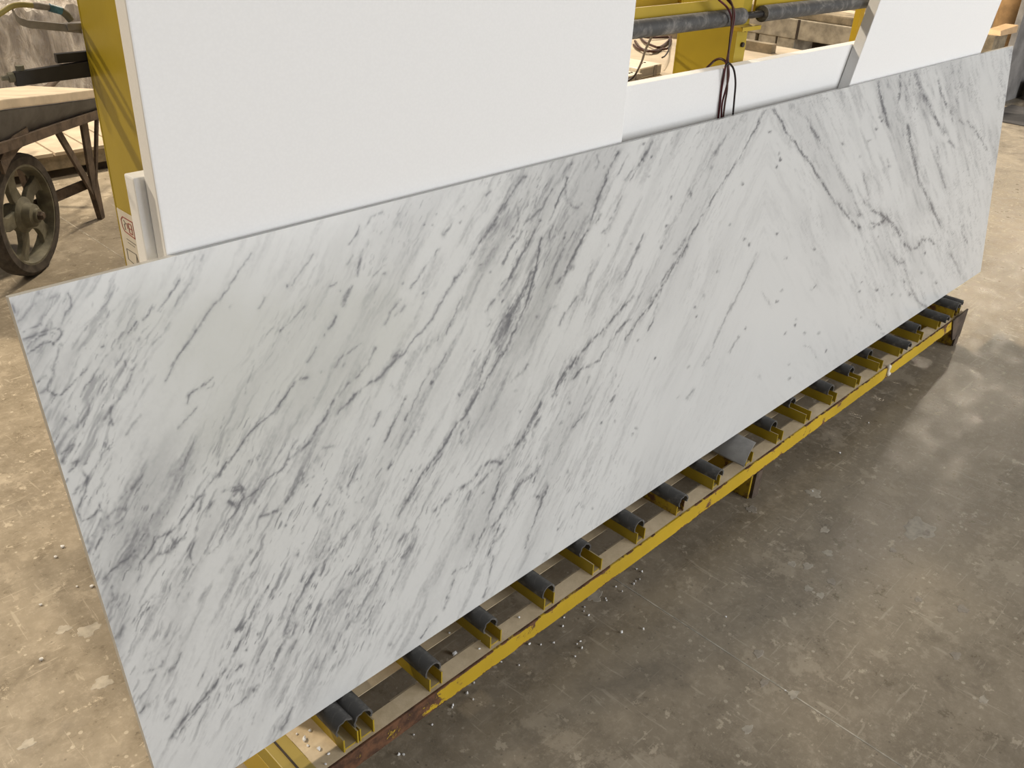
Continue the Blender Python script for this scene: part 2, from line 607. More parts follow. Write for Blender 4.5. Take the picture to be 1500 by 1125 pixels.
# uprights (open channels), the pipes the slabs lean on and their brackets
for i, x in enumerate((0.535, 2.055, 3.575)):
    zt = 2.05
    m = MB()
    m.box(x, x + 0.006, 1.246, 1.392 if i == 0 else 1.417, ZT, zt)
    m.box(x, x + 0.048, 1.2405, 1.2465, ZT, zt)
    m.box(x, x + 0.048, 1.388 if i == 0 else 1.411, 1.392 if i == 0 else 1.417, ZT, zt)
    put('upright', m, M_YEL_POST, rack, 0.0008)
put('pipe_bracket', MB().box(2.03, 2.115, 1.212, 1.2404, 1.242, 1.252), M_YEL, rack, 0.001)
put('backing_angle', MB().box(0.60, 2.054, 1.2345, 1.2404, 1.272, 1.3165), M_YEL, rack)
put('backing_angle', MB().box(2.11, 3.57, 1.2345, 1.2404, 1.272, 1.3165), M_YEL, rack)
for xa, xb in ((0.60, 2.02), (2.112, 3.56)):
    m = MB().tube([(xa, 1.2155, 1.278), ((xa + xb) / 2, 1.2155, 1.278), (xb, 1.2155, 1.278)], 0.0192, 20)
    put('rest_pipe', m, M_RUBBER, rack, 0, 0.8)
put('pipe_spindle', MB().tube([(2.0, 1.2155, 1.278), (2.13, 1.2155, 1.278)], 0.008, 12), M_BLACK, rack, 0, 0.8)
for zc in (1.62, 1.96):
    put('rest_pipe', MB().tube([(0.60, 1.2155, zc), (2.0, 1.2155, zc), (3.56, 1.2155, zc)], 0.0192, 16), M_RUBBER, rack, 0, 0.8)
put('top_beam', MB().box(0.535, 3.623, 1.2405, 1.40, 2.05, 2.10), M_YEL, rack, 0.002)
# thin strut beyond the low foam sheet
p0, p1 = ony((1251, 57), 1.43), ony((1252, -8), 1.43)
put('strut', MB().box(p0[0] - 0.016, p0[0] + 0.016, 1.42, 1.44, 0.12, 2.05), M_YEL, rack, 0.001)
put('bolt', MB().lathe([(0, -0.002), (0.006, -0.002), (0.006, 0.004), (0, 0.005)], (2.083, 1.2385, 1.205), (0, -1, 0), 8), M_DARK, rack)
put('bolt', MB().lathe([(0, -0.002), (0.005, -0.002), (0.005, 0.004), (0, 0.005)], (2.083, 1.2385, 1.24), (0, -1, 0), 8), M_DARK, rack)
# rear bay of the rack, seen above the pipe
for a, b in (((921, 14), (936, 14)),):
    p = ony((930, 12), 1.85)
    q2 = ony((1000, 8), 1.85)
    put('rear_beam', MB().box(p[0] - 0.6, q2[0] - 0.03, 1.85, 1.91, p[2], p[2] + 0.16), M_YEL, rack, 0.003)
    put('rear_beam', MB().box(q2[0], q2[0] + 0.30, 1.84, 1.90, p[2], p[2] + 0.16), M_YEL, rack, 0.003)
    put('rear_ledge', MB().box(p[0] - 0.6, q2[0] + 0.3, 1.80, 1.92, p[2] - 0.02, p[2] - 0.0002), M_DUST, rack)
    put('rear_upright', MB().box(q2[0] + 0.2, q2[0] + 0.26, 1.86, 1.92, 0, p[2]), M_YEL, rack)
    put('rear_upright', MB().box(p[0] - 0.55, p[0] - 0.49, 1.86, 1.92, 0, p[2]), M_YEL, rack)

# black bracket arm and steel hose hook on the left upright
m = MB()
a0, a1 = ony((18, 112), 1.40), ony((140, 90), 1.40)
lo = [(0.4315, 1.392, 1.2635), (0.4315, 1.402, 1.2635), (0.4325, 1.402, 1.2825), (0.4325, 1.392, 1.2825)]
hi = [(0.560, 1.392, 1.266), (0.560, 1.402, 1.266), (0.560, 1.402, 1.2885), (0.560, 1.392, 1.2885)]
m.hexa(lo, hi)
arm = put('bracket_arm', m, M_BLACK, rack, 0.0008)
put('arm_stop', MB().box(0.494, 0.560, 1.396, 1.406, 1.2875, 1.3005), M_BLACK, arm, 0.001)
put('arm_bolt', MB().lathe([(0, -0.012), (0.0035, -0.012), (0.0035, -0.003), (0.007, -0.003), (0.007, 0.004), (0, 0.004)],
                           (0.4275, 1.397, 1.2755), (1, 0, 0), 8), M_RIM, arm)
put('arm_bolt', MB().lathe([(0, -0.006), (0.006, -0.006), (0.006, 0.003), (0, 0.003)],
                           (0.443, 1.400, 1.2865), (0, 0, 1), 8), M_RIM, arm)
hk = [ony(p, 1.412) for p in ((19, 17), (21, 24), (28, 31), (40, 35), (60, 37), (90, 40), (118, 43))]
put('hose_hook', MB().loft([[(p[0], p[1] + sy * 0.004, p[2] + sz * 0.0052) for sy, sz in ((-1, -1), (1, -1), (1, 1), (-1, 1))] for p in hk]),
    M_STEEL, rack, 0, 0.9)
put('hook_lug', MB().box(0.520, 0.562, 1.404, 1.420, hk[-2][2] - 0.004, hk[-2][2] + 0.005), M_STEEL, rack, 0.001)

# printed paper label on the upright
lab = put('paper_label', MB().box(0.5342, 0.535, 1.331, 1.385, 0.90, 1.068), M_PAPER, rack)
lab['label'] = 'paper label with a red framed stamp and a box outline'


def strip(pts, w, mat, name, closed=False):
    m = MB()
    P = pts + ([pts[0]] if closed else [])
    for (ya, za), (yb, zb) in zip(P, P[1:]):
        m.bar((0.5339, ya, za), (0.5339, yb, zb), w, 0.0006, up=(1, 0, 0))
    return put(name, m, mat, lab)


strip([(1.368, 1.058), (1.375, 1.052), (1.3735, 1.040), (1.368, 1.034), (1.333, 1.031), (1.333, 1.058)], 0.0014, M_RED, 'stamp_frame', True)
strip([(1.366, 1.053), (1.360, 1.049), (1.3655, 1.046), (1.3640, 1.037)], 0.0014, M_GREYPRINT, 'stamp_sign')
strip([(1.355, 1.051), (1.3545, 1.042)], 0.0016, M_RED, 'stamp_sign')
strip([(1.350, 1.052), (1.340, 1.052), (1.340, 1.036), (1.350, 1.036), (1.350, 1.052)], 0.0012, M_RED, 'stamp_sign')
strip([(1.350, 1.044), (1.338, 1.044)], 0.0012, M_RED, 'stamp_sign')
strip([(1.366, 1.022), (1.335, 1.0205)], 0.0008, M_GREYPRINT, 'small_print')
strip([(1.364, 1.0165), (1.340, 1.0155)], 0.0007, M_GREYPRINT, 'small_print')
strip([(1.374, 1.003), (1.340, 1.003), (1.343, 0.980), (1.374, 0.985), (1.374, 1.003)], 0.001, M_GREYPRINT, 'box_outline')
strip([(1.340, 1.003), (1.332, 0.978), (1.343, 0.980)], 0.001, M_GREYPRINT, 'box_outline')

# ------------------------------------------------------------------ the marble slab
TH = math.radians(9.0)
S0 = np.array([0.288, 1.0, 0.2])
EU = np.array([1.0, 0, 0])
EV = np.array([0, math.sin(TH), math.cos(TH)])
EN = np.array([0, math.cos(TH), -math.sin(TH)])      # into the slab
SL, SH, ST = 3.5617, 0.881, 0.013
NS, NTT = 1010, 400

rng = np.random.RandomState(11)
TAB = rng.rand(256, 256)


def vnoise(x, y):
    xi = np.floor(x).astype(int)
    yi = np.floor(y).astype(int)
    fx = x - xi
    fy = y - yi
    fx = fx * fx * fx * (fx * (fx * 6 - 15) + 10)
    fy = fy * fy * fy * (fy * (fy * 6 - 15) + 10)
    a = TAB[xi & 255, yi & 255]
    b = TAB[(xi + 1) & 255, yi & 255]
    c = TAB[xi & 255, (yi + 1) & 255]
    d = TAB[(xi + 1) & 255, (yi + 1) & 255]
    return (a * (1 - fx) + b * fx) * (1 - fy) + (c * (1 - fx) + d * fx) * fy


def fbm(x, y, o=4, g=0.55):
    s = 0
    a = 1.0
    t = 0
    for k in range(o):
        s = s + a * vnoise(x + 17.3 * k, y + 9.1 * k)
        t += a
        a *= g
        x = x * 2.03
        y = y * 2.03
    return s / t


def sstep(x, a, b):
    t = np.clip((x - a) / (b - a), 0, 1)
    return t * t * (3 - 2 * t)


# veins traced over the slab: crop origin -> list of (width, strength, points)
VEINS = {
 (0, 420, 5): [
  (10,.5,[(160,335),(230,300),(300,270)]),(14,.8,[(170,390),(260,355),(340,320),(400,300),(440,310),(455,345),(430,390),(385,425)]),
  (10,.8,[(200,445),(230,400),(300,360),(370,335),(405,345)]),(12,.8,[(205,490),(260,445),(320,410),(370,405),(395,425)]),
  (14,.7,[(385,265),(370,300)]),(14,.55,[(430,440),(430,500),(400,550),(385,600)]),(8,.8,[(375,605),(395,610)]),
  (18,.6,[(400,620),(370,690),(340,740),(300,780)]),(8,.6,[(340,750),(400,790),(450,790),(500,740),(570,660),(640,600)]),
  (10,.6,[(275,705),(330,650)]),(14,.6,[(90,130),(110,180)]),(10,.3,[(130,250),(190,200),(260,120)]),(25,.35,[(290,50),(350,90),(430,60)]),
  (12,.55,[(500,50),(520,110),(525,150),(490,190),(460,270)]),(25,.35,[(330,210),(300,270)]),(10,.35,[(820,40),(780,120),(730,180),(640,270),(560,330)]),
  (14,.2,[(930,60),(820,190),(750,240)]),(12,.75,[(1120,150),(1080,210),(1050,245)]),(10,.9,[(1000,260),(980,290)]),(10,.8,[(960,310),(940,340)]),
  (10,.5,[(1280,20),(1250,60),(1160,180)]),(30,.4,[(1010,380),(930,430),(870,500),(830,560)]),(10,.7,[(740,450),(760,435)]),
  (12,.55,[(820,460),(750,540),(710,620),(680,680),(620,740),(590,810)]),(22,.5,[(560,390),(520,410)]),(16,.5,[(910,550),(930,600),(970,610),(990,570)]),
  (14,.45,[(800,640),(760,700),(720,780),(660,870),(640,940),(570,1025)]),(50,.25,[(900,620),(850,720),(780,820)]),
  (14,.55,[(960,650),(930,740),(860,830),(800,920),(770,970)]),(18,.6,[(820,890),(800,950),(830,1010)]),
  (10,.5,[(1440,320),(1390,390),(1330,470),(1280,560),(1210,690)]),(10,.3,[(1500,230),(1440,320)]),(12,.3,[(1240,260),(1200,330),(1110,420)]),
  (8,.5,[(1500,710),(1390,790),(1370,860)]),(10,.4,[(1450,890),(1380,950),(1300,1040)]),(18,.4,[(1030,940),(980,1000),(930,1080)]),(16,.5,[(480,960),(510,980)])],
 (60, 640, 5): [
  (22,.7,[(280,50),(200,120),(160,180)]),(12,.5,[(150,130),(240,60)]),(14,.7,[(270,180),(250,220),(210,250)]),(10,.5,[(230,190),(265,180)]),
  (20,.6,[(310,250),(345,300),(320,330),(250,400)]),(14,.7,[(345,300),(340,380),(300,470),(270,550)]),(10,.5,[(230,420),(260,410)]),
  (10,.4,[(500,20),(430,180),(390,260),(350,350)]),(12,.6,[(280,560),(300,620),(360,595),(420,535),(450,545)]),(10,.5,[(450,545),(430,500)]),
  (18,.5,[(430,600),(400,680),(345,780)]),(20,.55,[(490,650),(440,740),(400,815)]),(16,.5,[(600,520),(540,540),(490,590)]),(10,.4,[(590,600),(550,650)]),
  (12,.45,[(740,280),(680,360),(600,430),(560,480)]),(12,.6,[(690,840),(640,890),(570,930),(520,970),(460,1040)]),
  (12,.4,[(690,860),(730,890),(740,950),(700,1060)]),(22,.4,[(460,1030),(490,1030)]),
  (14,.65,[(1500,20),(1420,130),(1340,220),(1260,310),(1190,410),(1130,490),(1060,580),(960,690),(870,740),(800,830),(755,890)]),
  (20,.5,[(900,720),(950,725),(990,780),(1060,730)]),(18,.5,[(870,860),(930,840),(980,800)]),
  (16,.6,[(1340,380),(1400,400),(1470,390),(1480,450),(1430,510),(1370,480)]),(14,.5,[(1450,350),(1500,400)]),(25,.4,[(1280,270),(1330,290)]),
  (16,.4,[(1200,420),(1150,560)]),(14,.4,[(1290,450),(1240,500)]),(8,.5,[(1430,520),(1360,640),(1320,720),(1290,800),(1230,860)]),
  (8,.45,[(1130,0),(1090,110),(1030,240)]),(10,.5,[(1120,780),(1090,870),(1110,940)]),(20,.35,[(1130,960),(1080,1040),(1030,1120)]),(25,.3,[(1400,880),(1320,980)])],
 (130, 860, 5): [
  (25,.4,[(180,50),(150,150)]),(18,.35,[(260,50),(210,150)]),(12,.4,[(690,0),(640,100)]),(40,.4,[(740,30),(680,90),(640,140)]),
  (8,.55,[(480,50),(400,130),(360,210),(300,275)]),(10,.6,[(440,150),(420,185)]),(22,.4,[(260,290),(210,370)]),
  (60,.25,[(540,330),(480,420),(440,500),(520,580)]),(25,.45,[(680,490),(620,590),(560,640)]),(14,.55,[(540,540),(510,590),(460,610)]),(14,.4,[(580,420),(500,490)]),
  (14,.45,[(490,640),(430,740),(370,820)]),(12,.6,[(410,880),(370,930)]),(18,.4,[(440,860),(450,870)]),(30,.35,[(630,830),(580,880)]),
  (16,.6,[(1000,600),(930,710),(850,800),(780,880),(720,950),(660,1030),(610,1110)]),(8,.5,[(880,800),(800,890),(720,990),(640,1110)]),
  (10,.5,[(850,630),(800,730)]),(12,.5,[(990,520),(960,570)]),(18,.5,[(1310,0),(1220,120),(1180,230),(1110,290),(1060,310)]),(14,.4,[(1150,350),(1100,430),(1060,500),(1000,620)]),
  (10,.8,[(1245,340),(1240,350)]),(14,.55,[(1120,570),(1080,620)]),(8,.5,[(1110,670),(1090,710)]),(14,.5,[(1250,720),(1210,770)]),(8,.4,[(1150,810),(1070,880)]),
  (50,.35,[(1500,290),(1430,400),(1360,500),(1300,600)]),(30,.4,[(1500,150),(1470,220)]),(20,.4,[(1280,980),(1285,985)]),(10,.45,[(1220,930),(1200,1010)]),
  (16,.45,[(1490,880),(1440,990),(1410,1040)]),(8,.3,[(1430,800),(1380,870)]),(14,.4,[(560,960),(590,940)])],
 (250, 370, 5): [
  (12,.5,[(590,10),(500,140),(420,270),(340,370),(250,460),(180,580),(120,650),(60,750),(10,830)]),(14,.65,[(70,190),(30,260),(0,310)]),
  (14,.35,[(240,20),(180,150),(110,280),(30,390)]),(10,.3,[(170,30),(110,120)]),(6,.35,[(1050,10),(980,100),(890,240)]),(10,.4,[(980,390),(900,480),(800,580)]),
  (10,.8,[(805,572),(803,576)]),(10,.35,[(750,550),(700,610)]),(16,.6,[(1400,20),(1380,90),(1365,150)]),(12,.4,[(1330,20),(1290,80)]),
  (22,.55,[(1340,250),(1300,310),(1270,390)]),(14,.65,[(1215,470),(1190,520),(1155,560)]),(8,.5,[(1215,225),(1170,250)]),(8,.5,[(1245,280),(1246,284)]),
  (10,.6,[(1120,610),(1118,616)]),(10,.4,[(1060,700),(1000,800)]),(10,.4,[(1390,660),(1320,720),(1240,780),(1200,840)]),(16,.4,[(1270,820),(1266,830)]),
  (12,.5,[(1500,690),(1460,790),(1400,870),(1360,920)]),(16,.6,[(1000,910),(950,925)]),(8,.7,[(910,940),(880,990),(830,1060),(780,1120)]),
  (14,.55,[(1480,940),(1410,990),(1350,1050),(1290,1110)]),(12,.45,[(1310,950),(1240,1050)]),(12,.6,[(1190,1090),(1186,1096)]),(10,.5,[(1045,1060),(1048,1062)]),
  (10,.5,[(1110,875),(1114,872)]),(6,.5,[(310,910),(200,1000),(130,1050)]),(8,.5,[(320,950),(280,995)]),(8,.3,[(610,830),(580,920),(540,1030)]),
  (10,.7,[(855,240),(853,250)]),(10,.4,[(430,400),(438,392)]),(8,.35,[(690,330),(640,410)])],
 (300, 580, 5): [
  (10,.65,[(590,0),(510,110),(420,190),(340,260),(290,330),(220,430),(130,520),(40,640)]),(14,.5,[(1110,0),(1060,40),(970,130)]),
  (18,.65,[(940,40),(900,110),(860,190),(810,260),(760,350),(700,400),(640,450),(610,470)]),(22,.5,[(625,470),(630,466)]),
  (10,.55,[(600,510),(500,570),(430,640),(380,690),(310,740),(250,810),(180,910),(130,990),(100,1080)]),
  (16,.6,[(120,700),(180,680),(260,670),(280,730),(220,800),(170,770)]),(25,.4,[(60,590),(130,570)]),(14,.4,[(70,760),(20,850)]),
  (35,.4,[(830,450),(760,540),(700,620),(640,690),(600,770)]),(25,.45,[(605,760),(600,764)]),(15,.4,[(720,560),(700,620)]),(18,.6,[(560,820),(480,860),(410,880)]),(14,.4,[(800,590),(720,640)]),
  (14,.35,[(870,380),(940,370)]),(12,.5,[(1200,310),(1130,470),(1090,560),(1060,650),(1040,720)]),(10,.25,[(1020,780),(1000,850)]),
  (8,.6,[(850,720),(810,780),(790,850)]),(10,.7,[(595,950),(590,953)]),(10,.5,[(795,705),(792,710)]),(10,.5,[(910,790),(905,792)]),(9,.6,[(330,470),(327,474)]),(8,.6,[(400,430),(380,470)]),
  (10,.5,[(1290,120),(1230,220)]),(10,.5,[(1470,20),(1420,130),(1350,260),(1320,330)]),(10,.5,[(1470,170),(1466,180)]),(8,.55,[(1380,480),(1340,530)]),(9,.7,[(1170,745),(1150,770)]),(8,.5,[(1110,780),(1112,784)]),
  (10,.45,[(1090,940),(1030,1030),(940,1100)]),(9,.5,[(1340,940),(1300,1070)]),(8,.4,[(1280,930),(1240,990)]),(25,.3,[(980,650),(1000,690)])],
 (340, 790, 5): [
  (40,.35,[(820,0),(700,130),(600,240),(530,350),(460,470),(420,580),(390,700),(340,820),(270,920),(210,990)]),(12,.5,[(600,250),(520,370)]),
  (16,.5,[(560,480),(480,580),(400,700)]),(22,.5,[(440,520),(436,526)]),(16,.4,[(470,740),(440,800)]),(25,.45,[(1110,80),(1050,180),(980,250),(900,340)]),
  (18,.4,[(1150,140),(1080,260),(1010,380),(950,480),(900,590),(840,660)]),(22,.4,[(650,480),(590,560),(530,660)]),(12,.5,[(610,590),(570,680)]),(12,.45,[(810,370),(740,470)]),
  (16,.4,[(1300,60),(1250,140)]),(14,.5,[(1180,230),(1176,236)]),(8,.4,[(1035,490),(1000,570),(960,620)]),(22,.35,[(260,340),(200,440),(140,540),(60,640)]),(12,.6,[(260,350),(258,354)]),
  (16,.6,[(485,105),(482,112)]),(12,.35,[(200,80),(130,180)]),(12,.35,[(150,250),(80,330)]),(10,.7,[(190,695),(190,700)]),(10,.7,[(100,810),(96,814)]),(14,.5,[(90,640),(30,670)]),(18,.5,[(60,930),(54,936)]),
  (14,.6,[(200,1060),(160,1115)]),(10,.5,[(50,1040),(46,1046)]),(16,.35,[(140,660),(80,740),(20,820)]),(25,.3,[(770,690),(740,790)]),(14,.4,[(650,890),(620,940)]),(10,.45,[(1170,770),(1160,780)]),(6,.6,[(1500,570),(1450,640),(1380,720)])],
 (500, 300, 5): [
  (10,.7,[(135,150),(115,210),(60,290)]),(16,.4,[(300,50),(220,80),(200,130)]),(16,.45,[(195,260),(160,340),(130,430),(115,520)]),(10,.6,[(190,290),(188,296)]),(22,.6,[(80,600),(40,660),(10,720)]),
  (16,.6,[(820,110),(790,170),(750,215)]),(10,.4,[(900,10),(830,80)]),(12,.5,[(710,330),(640,420),(570,530),(500,610)]),(35,.35,[(585,530),(580,536)]),(14,.5,[(320,505),(314,510)]),(6,.35,[(320,440),(230,520)]),
  (10,.4,[(420,60),(410,70)]),(14,.4,[(440,700),(360,780),(320,880)]),(18,.35,[(470,750),(400,810)]),
  (14,.5,[(1210,0),(1110,150),(1040,260),(960,370),(900,470),(840,540),(770,640),(720,740),(660,850),(590,930),(530,980),(450,1070),(380,1120)]),(30,.4,[(900,470),(896,476)]),(20,.5,[(840,530),(830,542)]),(30,.5,[(470,1060),(400,1110)]),
  (8,.45,[(880,680),(820,830),(770,940)]),(12,.4,[(670,990),(620,1080)]),(8,.6,[(720,960),(700,1000)]),(12,.5,[(1290,250),(1220,350),(1180,430)]),(16,.5,[(1420,190),(1390,250),(1350,300),(1290,420),(1240,530),(1130,680),(1060,780)]),
  (8,.85,[(1470,240),(1440,360),(1420,480),(1390,600),(1360,700),(1290,860),(1240,980),(1180,1110)]),(35,.45,[(1400,490),(1340,640),(1260,780),(1190,900),(1130,1000)]),(8,.85,[(1240,750),(1215,820),(1245,800),(1220,890)]),
  (40,.3,[(1200,930),(1140,1060)]),(8,.5,[(1260,730),(1140,910),(1090,1010)]),(8,.8,[(1465,118),(1463,124)]),(14,.4,[(1430,820),(1428,826)]),(8,.35,[(1290,20),(1300,90),(1280,200)]),(8,.55,[(1100,840),(1070,890)])],
 (550, 510, 5): [
  (18,.55,[(220,30),(130,110),(60,190),(0,240)]),(12,.6,[(230,105),(224,112)]),(22,.65,[(415,250),(410,256)]),(10,.6,[(430,185),(428,190)]),(8,.4,[(520,40),(460,130),(430,180)]),
  (10,.5,[(220,350),(200,400),(140,500),(90,630)]),(9,.45,[(400,150),(330,290),(270,420),(220,530)]),(14,.4,[(350,490),(290,600),(230,700)]),
  (14,.6,[(930,20),(900,90),(820,210),(770,310),(700,410),(660,480),(580,570),(540,650),(480,740),(400,840),(330,940),(280,1040),(230,1110)]),(40,.45,[(780,270),(720,360),(670,460)]),
  (7,.55,[(840,20),(780,150),(760,230),(720,300)]),(18,.4,[(660,490),(600,550)]),(22,.4,[(540,620),(500,700)]),(12,.6,[(690,540),(680,580)]),(12,.5,[(640,600),(625,630)]),(16,.5,[(635,680),(633,690)]),(6,.5,[(490,770),(420,860)]),
  (16,.65,[(1480,70),(1400,170),(1340,250),(1320,340)]),(30,.45,[(1450,100),(1440,112)]),(14,.55,[(1210,400),(1160,510),(1100,610),(1020,720),(960,800),(910,850)]),(40,.45,[(985,720),(975,735)]),(8,.4,[(1210,500),(1140,640)]),
  (14,.5,[(1100,680),(1096,686)]),(18,.55,[(920,840),(840,830),(780,870),(740,930)]),(20,.45,[(860,900),(790,970),(730,1020)]),(22,.5,[(700,970),(600,1050),(540,1090)]),(9,.5,[(920,880),(900,990),(870,1110)]),
  (7,.65,[(1190,890),(1150,980)]),(10,.45,[(1140,930),(1050,1010),(1000,1100)]),(10,.4,[(1270,1010),(1220,1110)]),(10,.6,[(1190,1085),(1180,1092)]),(7,.4,[(1120,120),(1060,190)]),(14,.5,[(30,480),(10,510)]),(16,.5,[(125,280),(128,286)]),(8,.6,[(110,850),(95,880)])],
 (580, 680, 5): [
  (12,.5,[(240,10),(150,150),(70,270),(10,380)]),(22,.45,[(620,60),(540,130),(440,200),(360,280),(270,350)]),(25,.4,[(440,190),(432,198)]),(30,.4,[(600,80),(592,88)]),
  (9,.55,[(770,30),(730,210),(710,310),(670,410),(620,530),(580,630),(540,740),(470,770)]),(12,.5,[(990,70),(900,150),(860,220),(810,300),(760,390),(700,460)]),(7,.65,[(1050,10),(1000,130)]),(18,.4,[(870,230),(870,300)]),
  (10,.65,[(760,440),(730,540),(700,600),(680,680)]),(14,.4,[(800,470),(740,560)]),(10,.45,[(715,680),(700,740),(670,870),(640,970)]),(20,.3,[(600,610),(540,760),(510,790)]),
  (12,.6,[(1120,160),(1070,270),(1040,350),(1000,460),(940,610)]),(8,.7,[(1044,234),(1032,244)]),(16,.4,[(1072,264),(1066,276)]),(10,.6,[(440,780),(420,805)]),(9,.5,[(430,850),(380,980),(340,1070)]),(10,.6,[(388,976),(384,984)]),
  (14,.4,[(570,520),(540,600)]),(14,.35,[(500,460),(494,470)]),(8,.5,[(1340,280),(1290,390)]),(22,.4,[(140,460),(80,520),(20,560)]),(18,.3,[(150,540),(50,680)]),(10,.35,[(1100,650),(1096,660)]),(12,.5,[(545,200),(530,260)]),(10,.5,[(650,210),(636,228)])],
 (700, 220, 5): [
  (12,.55,[(350,190),(280,270),(190,400),(100,560),(20,680)]),(20,.5,[(335,200),(330,206)]),(14,.5,[(60,330),(90,300)]),(18,.3,[(690,80),(620,190),(570,260)]),(8,.75,[(655,200),(640,260),(600,350),(570,430)]),
  (16,.45,[(640,300),(650,370),(690,420),(740,420)]),(8,.4,[(870,40),(880,90),(860,150)]),(20,.4,[(830,240),(810,320),(760,400)]),
  (14,.6,[(1025,10),(990,90),(930,230),(890,340),(850,450),(820,530),(760,650),(700,780),(640,900),(570,980)]),(18,.4,[(890,350),(884,362)]),(8,.5,[(820,530),(740,710)]),(6,.4,[(550,560),(525,600),(530,660)]),(6,.35,[(520,540),(560,450)]),
  (9,.85,[(470,640),(440,760),(420,890),(390,1000),(360,1090)]),(35,.45,[(400,900),(350,1000),(300,1090)]),(16,.5,[(420,580),(380,660),(350,690)]),(14,.5,[(370,680),(290,830),(240,920),(170,980)]),(10,.5,[(270,680),(220,770),(190,830)]),
  (12,.45,[(540,290),(470,430),(330,550)]),(10,.4,[(440,330),(410,420)]),(12,.5,[(540,290),(536,298)]),(9,.45,[(700,600),(640,700),(590,800),(550,900),(500,1040)]),(30,.35,[(690,860),(684,870)]),
  (9,.45,[(1240,10),(1200,80),(1110,170),(1080,220)]),(8,.6,[(900,470),(870,530)]),(12,.4,[(1210,620),(1150,760),(1110,860),(1050,950)]),(12,.55,[(1500,740),(1430,840),(1370,930),(1320,1030),(1270,1110)]),
  (10,.3,[(840,800),(800,970),(760,1100)]),(7,.35,[(980,500),(950,570),(910,610)]),(6,.35,[(1060,340),(1000,450)])],
 (740, 430, 5): [
  (9,.65,[(180,10),(140,110),(90,220),(30,370)]),(30,.4,[(120,20),(60,130),(10,270)]),(10,.45,[(520,20),(450,130),(400,230)]),(10,.35,[(370,90),(320,140)]),(8,.3,[(600,10),(580,90)]),
  (14,.6,[(940,20),(870,90),(800,170),(740,250),(660,320),(610,380),(540,450),(490,520),(440,600),(380,690),(350,750)]),(28,.4,[(720,290),(712,300)]),(35,.55,[(500,490),(492,500)]),(18,.5,[(630,350),(622,360)]),(14,.5,[(440,630),(434,640)]),
  (12,.6,[(910,190),(850,240),(800,320),(750,400),(690,490),(620,520),(550,560),(500,625)]),(16,.4,[(680,490),(674,496)]),(18,.4,[(620,530),(612,534)]),(10,.5,[(1110,10),(1070,80),(1000,160),(940,250),(880,330)]),(18,.5,[(1072,70),(1064,80)]),(8,.4,[(880,270),(885,340)]),
  (12,.55,[(260,800),(230,880),(190,970),(130,1060),(70,1120)]),(8,.5,[(250,910),(190,1010)]),(16,.5,[(145,1070),(140,1078)]),(10,.5,[(620,600),(600,650)]),(8,.55,[(580,870),(540,920),(490,980)]),(8,.35,[(630,750),(580,810)]),(8,.4,[(430,930),(400,960)]),
  (5,.5,[(800,740),(770,800)]),(6,.35,[(1080,210),(1050,260)]),(6,.4,[(1120,80),(1115,110)]),(14,.3,[(160,520),(50,650)])],
 (900, 150, 5): [
  (9,.6,[(1100,60),(1040,180),(980,280),(920,400),(860,490),(800,580),(750,650),(690,750),(620,870),(550,980),(490,1110)]),
  (25,.28,[(960,90),(880,190),(780,300),(720,400),(650,510),(560,640),(500,760),(430,880),(350,1020)]),(18,.35,[(750,360),(742,370)]),(14,.4,[(720,470),(716,480)]),(12,.5,[(555,645),(562,704)]),
  (10,.55,[(1160,40),(1220,140),(1270,240),(1340,330),(1400,400),(1470,490),(1500,560)]),(25,.3,[(1300,30),(1380,100),(1430,190),(1500,270)]),(8,.4,[(280,280),(220,390),(120,570)]),(8,.35,[(100,380),(20,540)]),(18,.5,[(22,364),(14,380)]),
  (12,.35,[(210,970),(150,1110)]),(14,.4,[(530,1000),(440,1110)])],
 (930, 360, 5): [
  (12,.6,[(380,0),(320,100),(250,220),(170,340),(110,430),(50,510),(0,580)]),(20,.3,[(262,196),(252,210)]),(6,.4,[(170,420),(130,540),(100,620)]),(10,.3,[(900,50),(820,240),(740,380),(680,500),(600,660),(550,790),(500,880)]),
  (8,.5,[(1320,290),(1295,320)]),(16,.25,[(908,956),(912,964)]),(6,.45,[(1240,730),(1290,750),(1320,800),(1330,820)]),(8,.3,[(430,1050),(380,1120)]),(7,.35,[(760,660),(690,780)]),(10,.25,[(930,340),(1000,440)])],
 (1100, 120, 5): [
  (10,.6,[(160,200),(230,300),(300,420),(380,520),(460,630),(500,710),(560,800),(630,890),(700,970),(780,1070)]),(22,.33,[(300,170),(400,270),(470,390),(560,500),(620,610),(680,720),(730,800)]),(20,.3,[(390,260),(394,268)]),(14,.3,[(430,330),(540,480)]),
  (12,.55,[(930,10),(960,130),(980,230),(1000,320)]),(10,.45,[(1090,10),(1095,80),(1080,160)]),(10,.3,[(1130,60),(1140,200)]),(14,.5,[(1150,310),(1160,440),(1190,560),(1210,660),(1250,770),(1300,850),(1340,950),(1400,1060)]),(25,.35,[(1180,490),(1184,500)]),(16,.4,[(1320,916),(1326,928)]),
  (12,.4,[(1210,10),(1260,90),(1310,170),(1350,270),(1420,370)]),(10,.45,[(1380,10),(1400,110),(1450,190)]),(14,.3,[(1360,480),(1380,620),(1430,780)]),(16,.5,[(640,890),(700,960)]),(18,.6,[(792,960),(798,980)]),(10,.6,[(795,1060),(793,1066)]),
  (14,.55,[(890,940),(950,960),(980,1000),(930,1050),(880,1030)]),(14,.5,[(990,980),(1040,1060),(1080,1110)]),(30,.25,[(800,880),(880,900)]),(8,.4,[(1000,570),(1015,620)]),(25,.2,[(968,636),(974,648)]),(6,.3,[(820,670),(870,860)])],
 (1150, 300, 5): [
